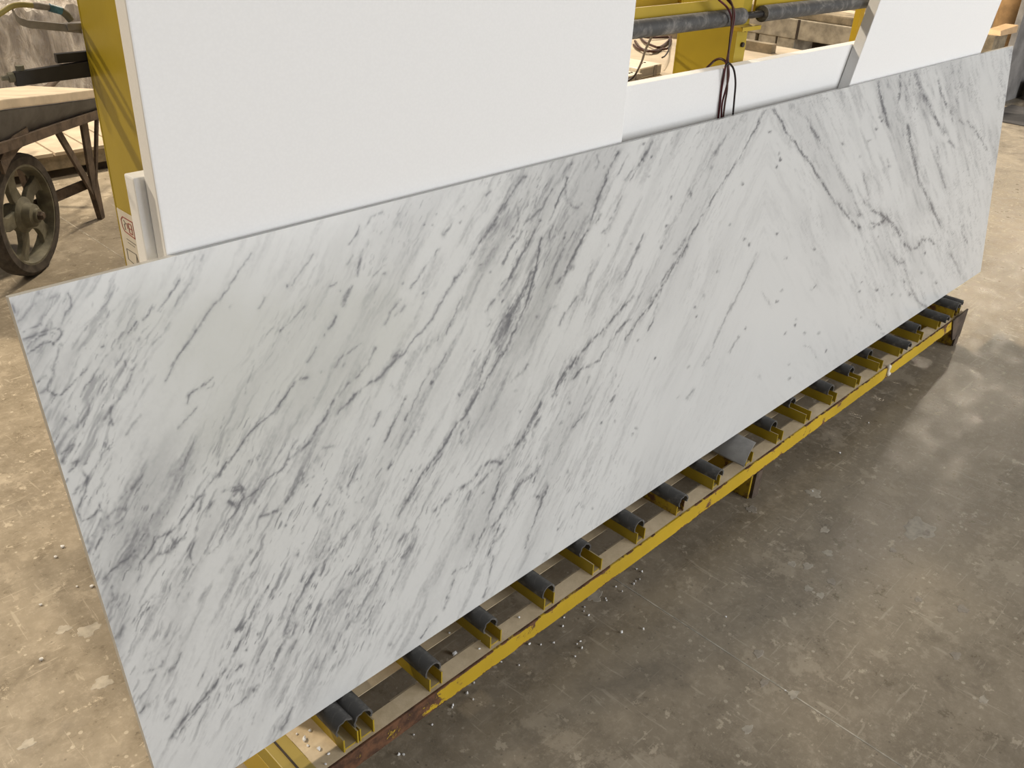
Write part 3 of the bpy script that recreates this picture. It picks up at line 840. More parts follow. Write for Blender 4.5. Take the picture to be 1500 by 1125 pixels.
  (14,.4,[(400,20),(460,80)]),(20,.5,[(542,78),(548,92)]),(8,.6,[(543,158),(544,164)]),(14,.5,[(640,40),(720,90),(800,150),(850,230),(880,300)]),(16,.5,[(640,170),(710,130)]),(14,.55,[(880,290),(930,330),(970,310),(1000,260),(1060,250),(1090,290)]),(20,.4,[(998,236),(1004,246)]),
  (20,.3,[(1180,250),(1200,330),(1240,420)]),(14,.4,[(1300,160),(1330,280)]),(12,.5,[(820,420),(870,420)]),(14,.35,[(880,480),(920,600),(960,690),(1010,740)]),(20,.3,[(970,580),(1030,700)]),(18,.4,[(1028,736),(1034,746)]),(12,.5,[(913,646),(918,656)]),
  (6,.6,[(670,865),(700,910)]),(10,.4,[(593,742),(598,750)]),(8,.3,[(760,340),(830,430)]),(6,.3,[(850,530),(880,620)]),(25,.2,[(1250,440),(1300,540)]),(14,.4,[(1206,364),(1214,376)])],
 (1280, 60, 6.818): [
  (16,.4,[(40,400),(60,520),(90,640),(120,750),(150,870)]),(14,.45,[(250,350),(270,450),(250,560)]),(18,.3,[(370,320),(350,430)]),(20,.55,[(410,330),(450,440)]),(16,.45,[(480,480),(530,620),(590,720),(640,830),(700,930)]),
  (16,.45,[(640,390),(670,500),(700,600),(770,710),(790,830)]),(14,.4,[(683,545),(688,556)]),(16,.3,[(870,200),(850,330),(880,500)]),(10,.45,[(930,800),(1000,880),(1060,970),(1120,1090)]),(14,.35,[(850,800),(900,830)]),(20,.4,[(330,840),(350,970),(390,1080)]),
  (25,.35,[(750,1000),(830,1080)]),(25,.35,[(1370,90),(1370,250)]),(20,.2,[(1260,330),(1280,450)]),(16,.35,[(1308,536),(1312,546)]),(16,.25,[(1240,560),(1250,680)]),(16,.3,[(1268,866),(1272,876)]),(10,.35,[(140,390),(150,460)])],
}
# lone dark flecks (crop origin -> points)
FLECKS = {
 (500, 300): [(1020,440),(975,1070),(1185,705),(1095,490),(870,125),(605,150),(665,150),(695,70),(465,300),(450,575),(600,645)],
 (550, 510): [(1025,312),(1060,460),(220,520),(205,965),(260,900),(620,350),(610,340)],
 (580, 680): [(1185,475),(1437,320)],
 (700, 220): [(655,206),(460,518),(635,610),(635,640),(1205,68),(925,125),(930,610),(1380,560),(1345,700),(1415,350),(958,698),(1125,690),(685,98)],
 (740, 430): [(75,712),(1388,100),(1400,165),(805,937),(930,1040),(960,990),(1095,470),(970,340),(470,800),(1270,760),(700,945)],
 (900, 150): [(1140,220),(1210,372),(1215,415),(1190,465),(385,908),(345,1060),(950,1005),(980,1040),(275,400),(255,540),(415,700),(845,890),(1190,965),(940,600),(213,300),(203,418)],
 (930, 360): [(440,450),(450,515),(605,190),(510,365),(145,820),(20,690),(390,885),(805,605),(1040,410),(1100,85),(1078,330),(1130,870),(1133,975),(1180,545),(1170,585),(1245,640),(1100,640),(1350,640),(1400,770)],
 (1100, 120): [(865,432),(950,255),(920,350),(965,280),(795,545),(210,565),(140,370),(670,450)],
 (1150, 300): [(870,570),(560,570),(545,630),(785,660),(845,660),(1000,493),(1020,357),(1100,570),(680,245),(205,605),(215,325),(670,625),(715,945),(555,830)],
}


def build_marble():
    # columns spaced evenly as they appear along the slab so that the pattern stays equally fine
    fine = np.linspace(0, SL, 4000)
    px, py = project(S0 + fine[:, None] * EU + 0.5 * SH * EV)
    arc = np.concatenate([[0], np.cumsum(np.hypot(np.diff(px), np.diff(py)))])
    s = np.interp(np.linspace(0, arc[-1], NS), arc, fine)
    t = np.linspace(0, SH, NTT)
    Sg, Tg = np.meshgrid(s, t, indexing='ij')
    Sf, Tf = Sg.ravel(), Tg.ravel()
    P = S0 + Sf[:, None] * EU + Tf[:, None] * EV
    X, Y = project(P)
    seam = 1.80
    Sm = np.where(Sf > seam, 2 * seam - Sf, Sf)          # book-matched halves
    ang = math.radians(47)
    wob = 0.035 * (fbm(Sm * 3.1 + 3, Tf * 3.1, 3) - 0.5)
    u = Sm * math.cos(ang) + Tf * math.sin(ang)
    w = -Sm * math.sin(ang) + Tf * math.cos(ang) + wob
    # density of the fine figure
    dens = np.full(X.shape, 0.46)
    for bx, by, rx, ry, v in ((130,560,150,240,.48),(250,800,190,200,.50),(330,980,150,120,.36),(450,720,190,150,.36),(500,880,150,120,.36),
                              (760,430,150,220,.52),(660,620,120,150,.34),(870,330,90,130,.36),(700,790,120,100,.2),(1000,500,90,120,-.12),
                              (1130,420,90,200,-.30),(1190,500,160,110,-.22),(330,440,150,70,-.2),(1330,180,120,150,.30),(1290,330,90,60,.2),
                              (1000,640,120,80,-.26),(1400,150,60,120,.1),(560,420,80,90,-.1)):
        dens = dens + v * np.exp(-(((X - bx) / rx) ** 2 + ((Y - by) / ry) ** 2))
    # jitter so that streaks never look combed
    u2 = u + 0.02 * (fbm(Sm * 40, Tf * 40 + 5, 2) - 0.5)
    w2 = w + 0.006 * (fbm(Sm * 55 + 8, Tf * 55, 3) - 0.5)
    n1 = fbm(u2 * 8.0, w2 * 55, 4, 0.6)
    n2 = fbm(u2 * 24 + 40, w2 * 150 + 7, 3, 0.6)
    n3 = fbm(u2 * 60 + 11, w2 * 230 + 70, 2)
    n0 = fbm(u2 * 2.2 + 90, w2 * 11 + 30, 4, 0.6)
    npat = fbm(u * 5 + 31, w * 9 + 12, 3)
    gran = fbm(Sf * 210, Tf * 210, 2)
    vein = 0.27 * dens * sstep(n0, 0.36, 0.72) + 0.10 * dens * (gran - 0.5)
    vein = 1 - (1 - vein) * (1 - 0.40 * dens * sstep(n1, 0.52, 0.84) * (0.5 + gran))
    vein = 1 - (1 - vein) * (1 - 0.50 * dens * sstep(n2, 0.52, 0.88) * sstep(npat, 0.30, 0.62))
    vein = 1 - (1 - vein) * (1 - 0.62 * dens * sstep(n3, 0.70, 0.88) * sstep(npat, 0.42, 0.66))
    vein = np.clip(vein, 0, 1)
    # traced veins, broken up by the grain of the stone
    wx = 4.2 * (fbm(Sf * 30, Tf * 30 + 50, 4, 0.65) - 0.5) + 3.0 * (fbm(Sf * 130 + 9, Tf * 130, 2) - 0.5)
    wy = 4.2 * (fbm(Sf * 30 + 70, Tf * 30, 4, 0.65) - 0.5) + 3.0 * (fbm(Sf * 130, Tf * 130 + 33, 2) - 0.5)
    Xw, Yw = X + wx, Y + wy
    mixn = 0.55 * n2 + 0.25 * gran + 0.20 * n1
    brk = 0.22 + 1.0 * sstep(mixn, 0.30, 0.64)
    brk2 = sstep(0.55 * n2 + 0.25 * n1 + 0.2 * gran, 0.34, 0.70)
    acc = np.zeros(X.shape)

    brk_solid = np.sqrt(brk)

    def lay(pts, sig, amp, core, solid=False):
        xs = [p[0] for p in pts]
        ys = [p[1] for p in pts]
        m = 3.2 * sig + 6
        idx = np.nonzero((Xw > min(xs) - m) & (Xw < max(xs) + m) & (Yw > min(ys) - m) & (Yw < max(ys) + m))[0]
        if not len(idx):
            return
        qx, qy = Xw[idx], Yw[idx]
        d = np.full(len(idx), 1e9)
        for (ax, ay), (bx, by) in zip(pts, pts[1:]):
            ex, ey = bx - ax, by - ay
            tt = np.clip(((qx - ax) * ex + (qy - ay) * ey) / (ex * ex + ey * ey + 1e-9), 0, 1)
            d = np.minimum(d, np.hypot(qx - ax - tt * ex, qy - ay - tt * ey))
        a = amp * np.exp(-(d / sig) ** 2)
        a = a * ((brk_solid if solid else brk)[idx] if core else brk2[idx] * 1.15)
        acc[idx] = 1 - (1 - acc[idx]) * (1 - np.clip(a, 0, 0.97))

    for (ox, oy, sc), lst in VEINS.items():
        for wd, st, pts in lst:
            pp = [(ox + x / sc, oy + y / sc) for x, y in pts]
            sig = max(wd / sc * 0.62, 1.15)
            lay(pp, sig, st * (1.32 if wd < 20 else 1.6), wd < 20, st >= 0.7)
            if wd < 20:
                lay(pp, sig * 3.2, st * 0.42, False)
    for (ox, oy), lst in FLECKS.items():
        for x, y in lst:
            lay([(ox + x / 5 - .5, oy + y / 5 + .8), (ox + x / 5 + .5, oy + y / 5 - .8)], 1.5, 0.75, True)
    vein = 1 - (1 - vein) * (1 - acc)
    vein = np.clip(vein, 0, 1)
    tint = np.zeros(X.shape)
    for bx, by, rx, ry, v in ((420,520,140,80,.9),(250,470,120,60,.5),(560,470,70,60,.6),(760,420,120,140,.35),(330,640,60,60,.4),(380,600,420,330,.6)):
        tint = tint + v * np.exp(-(((X - bx) / rx) ** 2 + ((Y - by) / ry) ** 2))
    tint = np.clip(tint * (0.5 + n0), 0, 1)

    nv = NS * NTT
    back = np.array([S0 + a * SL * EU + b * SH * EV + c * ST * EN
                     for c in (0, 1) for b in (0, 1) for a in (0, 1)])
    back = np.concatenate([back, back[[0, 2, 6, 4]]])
    V = np.concatenate([P, back]).astype(np.float32)
    i = np.arange(NS - 1)[:, None] * NTT + np.arange(NTT - 1)[None, :]
    i = i.ravel()
    quads = np.stack([i, i + NTT, i + NTT + 1, i + 1], 1)
    b = nv
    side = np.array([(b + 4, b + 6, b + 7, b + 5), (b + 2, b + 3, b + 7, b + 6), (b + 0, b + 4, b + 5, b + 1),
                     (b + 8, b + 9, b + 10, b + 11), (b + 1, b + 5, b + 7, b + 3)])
    Fq = np.concatenate([quads, side]).astype(np.int32)
    me = bpy.data.meshes.new('marble_slab')
    me.vertices.add(len(V))
    me.vertices.foreach_set('co', V.ravel())
    me.loops.add(Fq.size)
    me.loops.foreach_set('vertex_index', Fq.ravel())
    me.polygons.add(len(Fq))
    me.polygons.foreach_set('loop_start', np.arange(0, Fq.size, 4, dtype=np.int32))
    me.update(calc_edges=True)
    me.validate()
    ed = np.array([0.12] * 8 + [0.55] * 4)  # higher last value just darkens the left end face, not veining
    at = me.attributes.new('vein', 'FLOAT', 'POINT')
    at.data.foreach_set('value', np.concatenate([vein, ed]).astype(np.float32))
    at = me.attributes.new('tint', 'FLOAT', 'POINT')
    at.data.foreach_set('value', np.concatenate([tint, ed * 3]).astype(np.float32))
    return me


q = NT('veined_white_marble', 0.22, 0.45)
av = q.n('ShaderNodeAttribute', attribute_name='vein')
at_ = q.n('ShaderNodeAttribute', attribute_name='tint')
base = q.mix(at_.outputs['Fac'], (0.65, 0.65, 0.632), (0.545, 0.545, 0.502))
grain = q.noise(260, 3, 0.6)
base = q.mix(q.ramp(grain, 0.3, 0.7, 0, 0.12), base, (0.55, 0.56, 0.56))
col = q.mix(q.ramp(av.outputs['Fac'], 0.0, 0.9, 0.0, 1.0), base, (0.135, 0.135, 0.145))
nd = q.n('ShaderNodeMapRange')
q.t.links.new(av.outputs['Fac'], nd.inputs['Value'])
nd.inputs['To Max'].default_value = 0.94
col = q.mix(nd.outputs[0], base, (0.115, 0.115, 0.125))
q.color(col)
q.rough(q.ramp(q.noise(30, 3), 0.3, 0.7, 0.2, 0.27))
M_MARBLE = q.m
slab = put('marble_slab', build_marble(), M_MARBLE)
tag(slab, 'long polished white marble slab with grey book-matched veins leaning on the yellow rack', 'slab')

# ------------------------------------------------------------------ polystyrene sheets
GF = 'white polystyrene sheets behind the slab'
m = MB().box(0.487, 3.50, 1.1865, 1.2165, ZT - 0.0004, 1.172)
tag(put('foam_sheet', m, M_FOAM, None, 0.003), 'low wide white polystyrene sheet lying along the yellow uprights', 'foam sheet', GF)
xa = ony((190.6, 0), 1.1535)[0]
xb = ony((921, 108), 1.1535)[0]
m = MB().box(0.5012, xb, 1.1530, 1.1850, ZT - 0.0004, 1.98)
tag(put('foam_sheet', m, M_FOAM, None, 0.0025), 'large upright white polystyrene sheet beside the labelled yellow upright', 'foam sheet', GF)
# tilted sheet standing on its lower corner
la, lb = ony((1244, 125), 1.1535), ony((1290, 0), 1.1535)
ra = ony((1437, 76), 1.1535)
ux = np.array([lb[0] - la[0], lb[2] - la[2]])
ux = ux / np.linalg.norm(ux)
vx = np.array([ux[1], -ux[0]])
wdt = float((np.array([ra[0] - la[0], ra[2] - la[2]]) @ vx))
org = np.array([la[0], la[2]])
down = (org[1] + vx[1] * wdt - ZT) / ux[1]
c00 = org - ux * down
c10 = c00 + vx * wdt
c01 = org + ux * 0.95
c11 = c01 + vx * wdt
lo = [(c[0], 1.1530, c[1]) for c in (c00, c10, c11, c01)]
hi = [(c[0], 1.1850, c[1]) for c in (c00, c10, c11, c01)]
tag(put('foam_sheet', MB().hexa(lo, hi), M_FOAM, None, 0.0025), 'white polystyrene sheet tilted sideways behind the book-matched slab half', 'foam sheet', GF)

# ------------------------------------------------------------------ cables over the pipe
WIR = [
 ('dark red cable hanging in front of the low foam sheet, outermost of the bundle', M_WIRE_R, [(285,-30),(300,0),(365,60),(400,140),(400,250),(385,380),(355,540),(325,700),(305,880),(292,990),(286,1050)]),
 ('dark red cable crossing the bundle in front of the low foam sheet', M_WIRE_R, [(345,-30),(370,0),(415,60),(425,150),(400,300),(375,470),(380,620),(360,720),(325,850),(318,980),(316,1050)]),
 ('brown-black cable hanging straight in the middle of the bundle over the pipe', M_WIRE_B, [(360,-40),(390,0),(412,60),(412,150),(392,300),(372,520),(366,730),(348,850),(332,980),(326,1050)]),
 ('black cable bowing away from the red bundle before dropping behind the slab', M_WIRE_K, [(352,545),(380,520),(420,570),(435,680),(425,820),(413,960),(410,1050)]),
]
for i, (lb_, mt, pts) in enumerate(WIR):
    path = []
    for (x, y) in pts:
        yy = (1.1835 if y > 500 else 1.1900) - 0.0062 * i
        path.append(ony((1000 + x / 5.625, y / 5.625), yy))
    tag(put('cable', MB().tube(smooth_path(path, 6), 0.0024, 7), mt, None, 0, 1.0), lb_, 'cable', 'cables hung over the rack pipe')
path = [ony((1000 + x / 5.625, y / 5.625), yy) for x, y, yy in ((366,530,1.1832),(345,500,1.190),(305,484,1.205),(262,500,1.2225),(225,535,1.2235),(198,562,1.2235),(170,620,1.2235))]
tag(put('cable', MB().tube(smooth_path(path, 6), 0.0030, 7), M_WIRE_B, None, 0, 1.0), 'brown cable arching back over the top edge of the low foam sheet', 'cable', 'cables hung over the rack pipe')

# ------------------------------------------------------------------ polystyrene crumbs on the floor and rack
CR = [(985,948,0),(1283,838,0),(869,810,1)]
crumb_px = [(693,782,.006,'r'),(666,959,.008,'r'),(774,869,.004,'r'),(658,928,.0035,'r'),(778,853,.0035,'r'),
            (790,857,.0035,'r'),(760,905,.003,'r'),(702,951,.003,'r'),(446,1084,.006,'r'),(467,1098,.005,'r'),(454,1071,.004,'r'),(435,1076,.003,'r'),
            (451,1093,.003,'r'),(481,1105,.003,'r'),(477,1120,.003,'r'),(584,1106,.004,'f'),(591,1106,.004,'f'),(663,1034,.004,'f'),(684,1016,.004,'f'),
            (693,1025,.003,'f'),(633,1062,.003,'f'),(662,1037,.003,'f'),(734,970,.003,'f'),(775,944,.004,'f'),(792,945,.0035,'f'),(845,944,.003,'f'),
            (852,950,.004,'f'),(850,940,.003,'f'),(811,942,.003,'f'),(824,918,.004,'f'),(826,905,.003,'f'),(855,896,.003,'f'),(862,902,.004,'f'),
            (910,927,.005,'f'),(942,922,.004,'f'),(928,856,.004,'f'),(931,852,.003,'f'),(937,849,.003,'f'),(911,867,.004,'f'),(902,860,.003,'f'),
            (888,880,.003,'f'),(887,877,.003,'f'),(856,890,.0035,'f'),(606,1077,.003,'f'),(694,1001,.004,'f'),(704,939,.003,'r'),(1063,904,.003,'f'),
            (940,838,.004,'f'),(932,834,.003,'f'),(1230,664,.004,'f'),(1272,620,.004,'f'),(135,860,.006,'f'),(82,817,.006,'f'),(92,802,.006,'f'),
            (113,860,.004,'f'),(60,887,.005,'f'),(61,967,.006,'f'),(1150,1012,.003,'f'),(1190,720,.003,'f'),(745,957,.003,'f'),(760,975,.003,'f'),(842,962,.003,'f')]
ico = bmesh.new()
bmesh.ops.create_icosphere(ico, subdivisions=1, radius=1.0)
rr = random.Random(3)
for v in ico.verts:
    v.co *= rr.uniform(0.75, 1.15)
crumb_me = bpy.data.meshes.new('crumb')
ico.to_mesh(crumb_me)
ico.free()
crumb_me.materials.append(M_FOAM)
for i, (px_, py_, r, w_) in enumerate(crumb_px):
    z = ZT - 0.0004 if w_ == 'r' else 0.0
    c = onz((px_, py_), z)
    if w_ == 'r' and not (0.932 < c[1] < 0.971 or 1.023 < c[1] < 1.2) and not (c[0] < 0.592):
        c = onz((px_, py_), 0.0)
        z = 0.0
    ob = bpy.data.objects.new('foam_crumb', crumb_me)
    ob.location = (c[0], c[1], z + r * 0.62)
    ob.scale = (r * rr.uniform(.7, 1.1), r * rr.uniform(.7, 1.1), r * 0.72)
    ob.rotation_euler = (0, 0, rr.uniform(0, 6))
    COL.objects.link(ob)
    if z > 0:
        tag(ob, 'tiny white polystyrene crumb on the dusty top of the yellow rack base', 'crumb', 'polystyrene crumbs on the rack base')
    else:
        tag(ob, 'tiny white polystyrene crumb lying on the concrete floor', 'crumb', 'polystyrene crumbs on the floor')

# dollop of dried filler on the front rail
p = ony((1301, 543), 0.926)
m = MB()
loops = []
for k, (z, r) in enumerate(((-0.022, .003), (-0.018, .011), (-0.012, .013), (-0.004, .007), (0.006, .006), (0.014, .010), (0.020, .009), (0.026, .003))):
    loops.append([(p[0] + (0.006 if k < 3 else -0.004) + r * math.cos(a) * 1.0, 0.925 + max(-0.006, min(0.006, r * math.sin(a))), min(p[2] + z, ZT + 0.02)) for a in [i * math.pi / 5 for i in range(10)]])
tag(put('filler_lump', m.loft(loops), M_WHITEBOX, None, 0, 1.2), 'pale lump of dried filler stuck on the yellow front rail', 'filler')

# ------------------------------------------------------------------ hand cart (left background)
C0 = Vector((1.11, 3.88, 0))
DV = Vector((0.72, 0.694, 0))
NV = Vector((0.694, -0.72, 0))


def W(a, b, z):
    return C0 + DV * a + NV * b + Vector((0, 0, z))


cart = empty('hand_cart', C0, 'old dark grey barrow with spoked iron wheel and rusty legs', 'barrow')


def make_wheel(lat):
    wc = W(0, lat, 0.25)
    tyre = MB().lathe([(0.205, -0.036), (0.235, -0.038), (0.248, -0.028), (0.25, -0.012), (0.25, 0.012), (0.248, 0.028), (0.235, 0.038), (0.205, 0.036)], wc, NV, 48, True)
    wheel = put('wheel', tyre, M_TYRE, cart, 0, 0.6)
    rim = MB().lathe([(0.208, -0.034), (0.208, 0.034), (0.196, 0.034), (0.188, 0.012), (0.188, -0.012), (0.196, -0.034)], wc, NV, 48, True)
    put('rim', rim, M_RIM, wheel, 0, 0.6)
    hub = MB().lathe([(0, -0.06), (0.045, -0.06), (0.05, -0.03), (0.075, -0.012), (0.075, 0.012), (0.052, 0.024), (0.046, 0.055), (0.03, 0.06), (0.028, 0.072), (0, 0.072)], wc, NV, 24)
    put('hub', hub, M_RIM, wheel, 0, 0.6)
    put('axle_nut', MB().lathe([(0, 0.06), (0.019, 0.06), (0.019, 0.086), (0.012, 0.092), (0, 0.092)], wc, NV, 6), M_RUSTY, wheel)
    sp = MB()
    for k in range(5):
        a = 2 * math.pi * k / 5 + 0.45
        rd = DV * math.cos(a) + Vector((0, 0, 1)) * math.sin(a)
        tn = -DV * math.sin(a) + Vector((0, 0, 1)) * math.cos(a)
        loops = []
        for t in (0.055, 0.085, 0.12, 0.16, 0.196):
            wdt_ = 0.034 - 0.1 * (t - 0.055) if t < 0.15 else 0.024 + 0.5 * (t - 0.15)
            bow = 0.022 * math.sin((t - 0.055) / 0.14 * math.pi)
            c = wc + rd * t + tn * bow
            loops.append([c + tn * wdt_ * i + NV * 0.011 * j for i, j in ((-1, -1), (1, -1), (1, 1), (-1, 1))])
        s1 = MB().loft(loops)
        put('spoke', s1, M_RIM, wheel, 0.003)
    return wheel


make_wheel(0.0)
# tray: folded steel tub, tilting slightly back on its legs
tl = []
for a, zb, zt in ((-0.62, 0.635, 0.765), (-0.35, 0.578, 0.735), (-0.08, 0.548, 0.695), (0.3, 0.522, 0.634), (0.7, 0.488, 0.574), (1.05, 0.464, 0.538)):
    rnd_ = [(0.085, zt), (0.08, zt - 0.3 * (zt - zb)), (0.045, zb + 0.012), (0.0, zb), (-0.36, zb), (-0.41, zb + 0.012), (-0.445, zt - 0.3 * (zt - zb)), (-0.45, zt)]
    inn = [(-0.438, zt), (-0.40, zb + 0.018), (0.0, zb + 0.006), (0.073, zt)]
    tl.append([W(a, b, z) for b, z in rnd_ + inn])
put('tray', MB().loft(tl), M_TRAY, cart, 0, 0.5)
put('tray_frame', MB().loft([[W(a, b, z + dz) for b, dz in ((0.055, -0.026), (0.075, -0.026), (0.075, 0.012), (0.055, 0.012))]
                             for a, z in ((-0.6, 0.655), (-0.35, 0.595), (-0.05, 0.566), (0.3, 0.541), (0.7, 0.508), (1.05, 0.483))]), M_RUSTY, cart)
put('wheel_guard', MB().loft([[W(a, b, z) for b in (0.066, 0.052)] + [W(a - 0.01, b, z + 0.055) for b in (0.052, 0.066)]
                              for a, z in ((-0.16, 0.47), (-0.10, 0.505), (-0.02, 0.53), (0.08, 0.54))]), M_RUSTY, cart)
for a, zt, wd in ((0.295, 0.54, 0.036), (0.555, 0.525, 0.062), (0.70, 0.505, 0.022)):
    put('leg', MB().bar(W(a, 0.062, zt), W(0.655, 0.0, 0.12), wd, 0.012, up=NV), M_RUSTY, cart)
put('foot', MB().hexa([W(0.655, -0.012, 0), W(0.69, -0.012, 0), W(0.69, 0.012, 0), W(0.655, 0.012, 0)],
                      [W(0.615, -0.014, 0.2), W(0.685, -0.014, 0.2), W(0.685, 0.014, 0.2), W(0.615, 0.014, 0.2)]), M_RUSTY, cart)
put('brace', MB().bar(W(0.0, 0.0 - 0.07, 0.235), W(0.66, -0.012, 0.185), 0.012, 0.046, up=(0, 0, 1)), M_RUSTY, cart)
put('axle', MB().tube([W(0, 0.06, 0.25), W(0, -0.42, 0.25)], 0.014, 10), M_RUSTY, cart)
make_wheel(-0.42)
put('leg', MB().bar(W(0.70, -0.40, 0.52), W(0.80, -0.40, 0.0), 0.03, 0.012, up=NV), M_RUSTY, cart)
for b in (0.03, -0.40):
    put('handle', MB().tube([W(0.9, b, 0.50), W(1.2, b, 0.50), W(1.55, b, 0.56)], 0.016, 10), M_RUSTY, cart, 0, 0.8)

# cream plank lying across the tray
pl = []
for a, z in ((-0.55, 0.756), (-0.08, 0.699), (0.3, 0.638), (0.71, 0.5765)):
    pl.append([W(a, b, z + dz) for b, dz in ((0.088, 0), (0.088, 0.037), (-0.24, 0.037), (-0.24, 0))])
tag(put('stone_plank', MB().loft(pl), M_CREAM, None, 0.004), 'cream stone plank resting on top of the grey barrow', 'plank')

# ------------------------------------------------------------------ pallet with wrapped bundle (left background)
pal = empty('pallet', (1.9, 5.6, 0), 'weathered wooden pallet with pale deck boards behind the barrow', 'pallet')
PY0, PY1 = 5.11, 7.0
for (ya, yb) in ((PY0, PY0 + 0.10), (6.0, 6.1), (PY1 - 0.1, PY1)):
    put('bearer', MB().box(0.9, 3.0, ya, yb, 0.045, 0.122), M_PALLET, pal, 0.004)
for xb_ in (1.0, 1.9, 2.8):
    put('skid', MB().box(xb_, xb_ + 0.1, PY0 + 0.03, PY1, 0.0, 0.045), M_DARK, pal)
k = 0
xx = 0.88
while xx < 3.0:
    w_ = 0.135 + 0.02 * ((k * 7) % 3)
    lo = [(xx, PY0 - 0.01, 0.1221), (xx + w_, PY0 - 0.01, 0.1221), (xx + w_ + 0.06, PY1, 0.1221), (xx + 0.06, PY1, 0.1221)]
    hi = [(a, b, 0.14) for a, b, _ in lo]
    put('deck_board', MB().hexa(lo, hi), M_CREAM, pal)
    xx += w_ + 0.012
    k += 1


def film_bundle(x0, x1, y0, y1, z0, z1, seed, amp=0.05):
    """wrapped block: four pleated walls and a slumped top"""
    rnd = random.Random(seed)
    per = []
    N = 30
    for (ax, ay), (bx, by) in (((x0, y0), (x1, y0)), ((x1, y0), (x1, y1)), ((x1, y1), (x0, y1)), ((x0, y1), (x0, y0))):
        for i in range(N):
            t = i / N
            per.append((ax + (bx - ax) * t, ay + (by - ay) * t))
    cx, cy = (x0 + x1) / 2, (y0 + y1) / 2
    ph = [rnd.uniform(-1, 1) for _ in per]
    loops = []
    for j in range(9):
        t = j / 8
        lp = []
        for i, (x, y) in enumerate(per):
            f = (0.5 * ph[i] + 0.25 * ph[i - 1] + 0.25 * ph[(i + 1) % len(per)]) * amp * (1 - 0.4 * t)
            d = Vector((x - cx, y - cy)).normalized()
            fl = 0.10 * (1 - t) ** 2
            lp.append((x + d.x * (f + fl), y + d.y * (f + fl), z0 + (z1 - z0) * t + 0.03 * ph[(i * 3) % len(per)] * t))
        loops.append(lp)
    for s, dz in ((0.8, 0.03), (0.4, 0.05), (0.05, 0.06)):
        loops.append([(cx + (x - cx) * s, cy + (y - cy) * s, z1 + dz + 0.02 * ph[i]) for i, (x, y) in enumerate(per)])
    return MB().loft(loops)


tag(put('wrapped_bundle', film_bundle(1.28, 2.46, 6.05, 6.75, 0.1402, 0.735, 4), M_FILM, None, 0, 0.9),
    'wide bundle wrapped in wrinkled plastic film on the pallet behind the barrow', 'bundle', 'film-wrapped bundles on the pallet')
tag(put('wrapped_bundle', film_bundle(2.72, 2.95, 6.1, 6.7, 0.1402, 0.66, 9), M_FILM, None, 0, 0.9),
    'lower film-wrapped bundle on the pallet, nearer the yellow upright', 'bundle', 'film-wrapped bundles on the pallet')
m = MB()
p = ony((83, 3), 6.3)
m = MB().box(p[0] - 0.12, p[0] + 0.02, 6.2, 6.4, 0.815, 1.0)
tag(put('salmon_carton', m, M_PINK, None, 0.01), 'salmon red carton sitting on the wide film-wrapped bundle', 'carton')
p = ony((104, 3), 6.35)
m = MB().box(p[0] - 0.06, p[0] + 0.10, 6.45, 6.62, 0.815, 0.98)
tag(put('brown_carton', m, M_WOOD, None, 0.01), 'brown carton sitting behind the salmon red carton', 'carton')

# yellow-green air hose resting in the hook
hp = [ony(p, 1.412) for p in ((-60, 60), (-30, 38), (0, 20), (16, 10), (30, 7), (48, 8), (60, 9), (72, 11), (90, 16), (98, 22), (104, 30))]
hose = empty('air_hose', tuple(hp[5]), 'yellow-green air hose with blue collar resting in the steel hook', 'hose')
put('tube', MB().tube(smooth_path([tuple(v) for v in hp[:6]], 5), 0.0036, 10), M_HOSE, hose, 0, 1.0)
put('coupling', MB().tube([tuple(hp[5]), tuple((hp[5] + hp[6]) / 2), tuple(hp[7])], [0.0036, 0.0048, 0.0044], 12), M_STEEL, hose, 0, 0.8)
put('collar', MB().tube([tuple(hp[7]), tuple(hp[8])], 0.0056, 12), M_BLUE, hose, 0, 0.8)
put('nozzle', MB().tube([tuple(hp[8]), tuple(hp[9]), tuple(hp[10])], [0.0052, 0.0056, 0.005], 12), M_RIM, hose, 0, 0.8)

# ------------------------------------------------------------------ bench seen through the gap between the sheets
BZ = 0.95
bench = empty('work_bench', (2.9, 2.0, 0), 'low work bench with a cream dusty top behind the yellow rack', 'bench')
put('bench_top', MB().box(1.3, 3.74, 1.48, 2.62, BZ - 0.04, BZ), M_CREAM, bench, 0.003)
for x in (1.4, 3.6):
    for y in (1.54, 2.52):
        put('leg', MB().box(x, x + 0.07, y, y + 0.07, 0, BZ - 0.04), M_PALLET, bench)
put('rail', MB().box(1.4, 3.67, 2.54, 2.58, BZ - 0.13, BZ - 0.04), M_PALLET, bench)


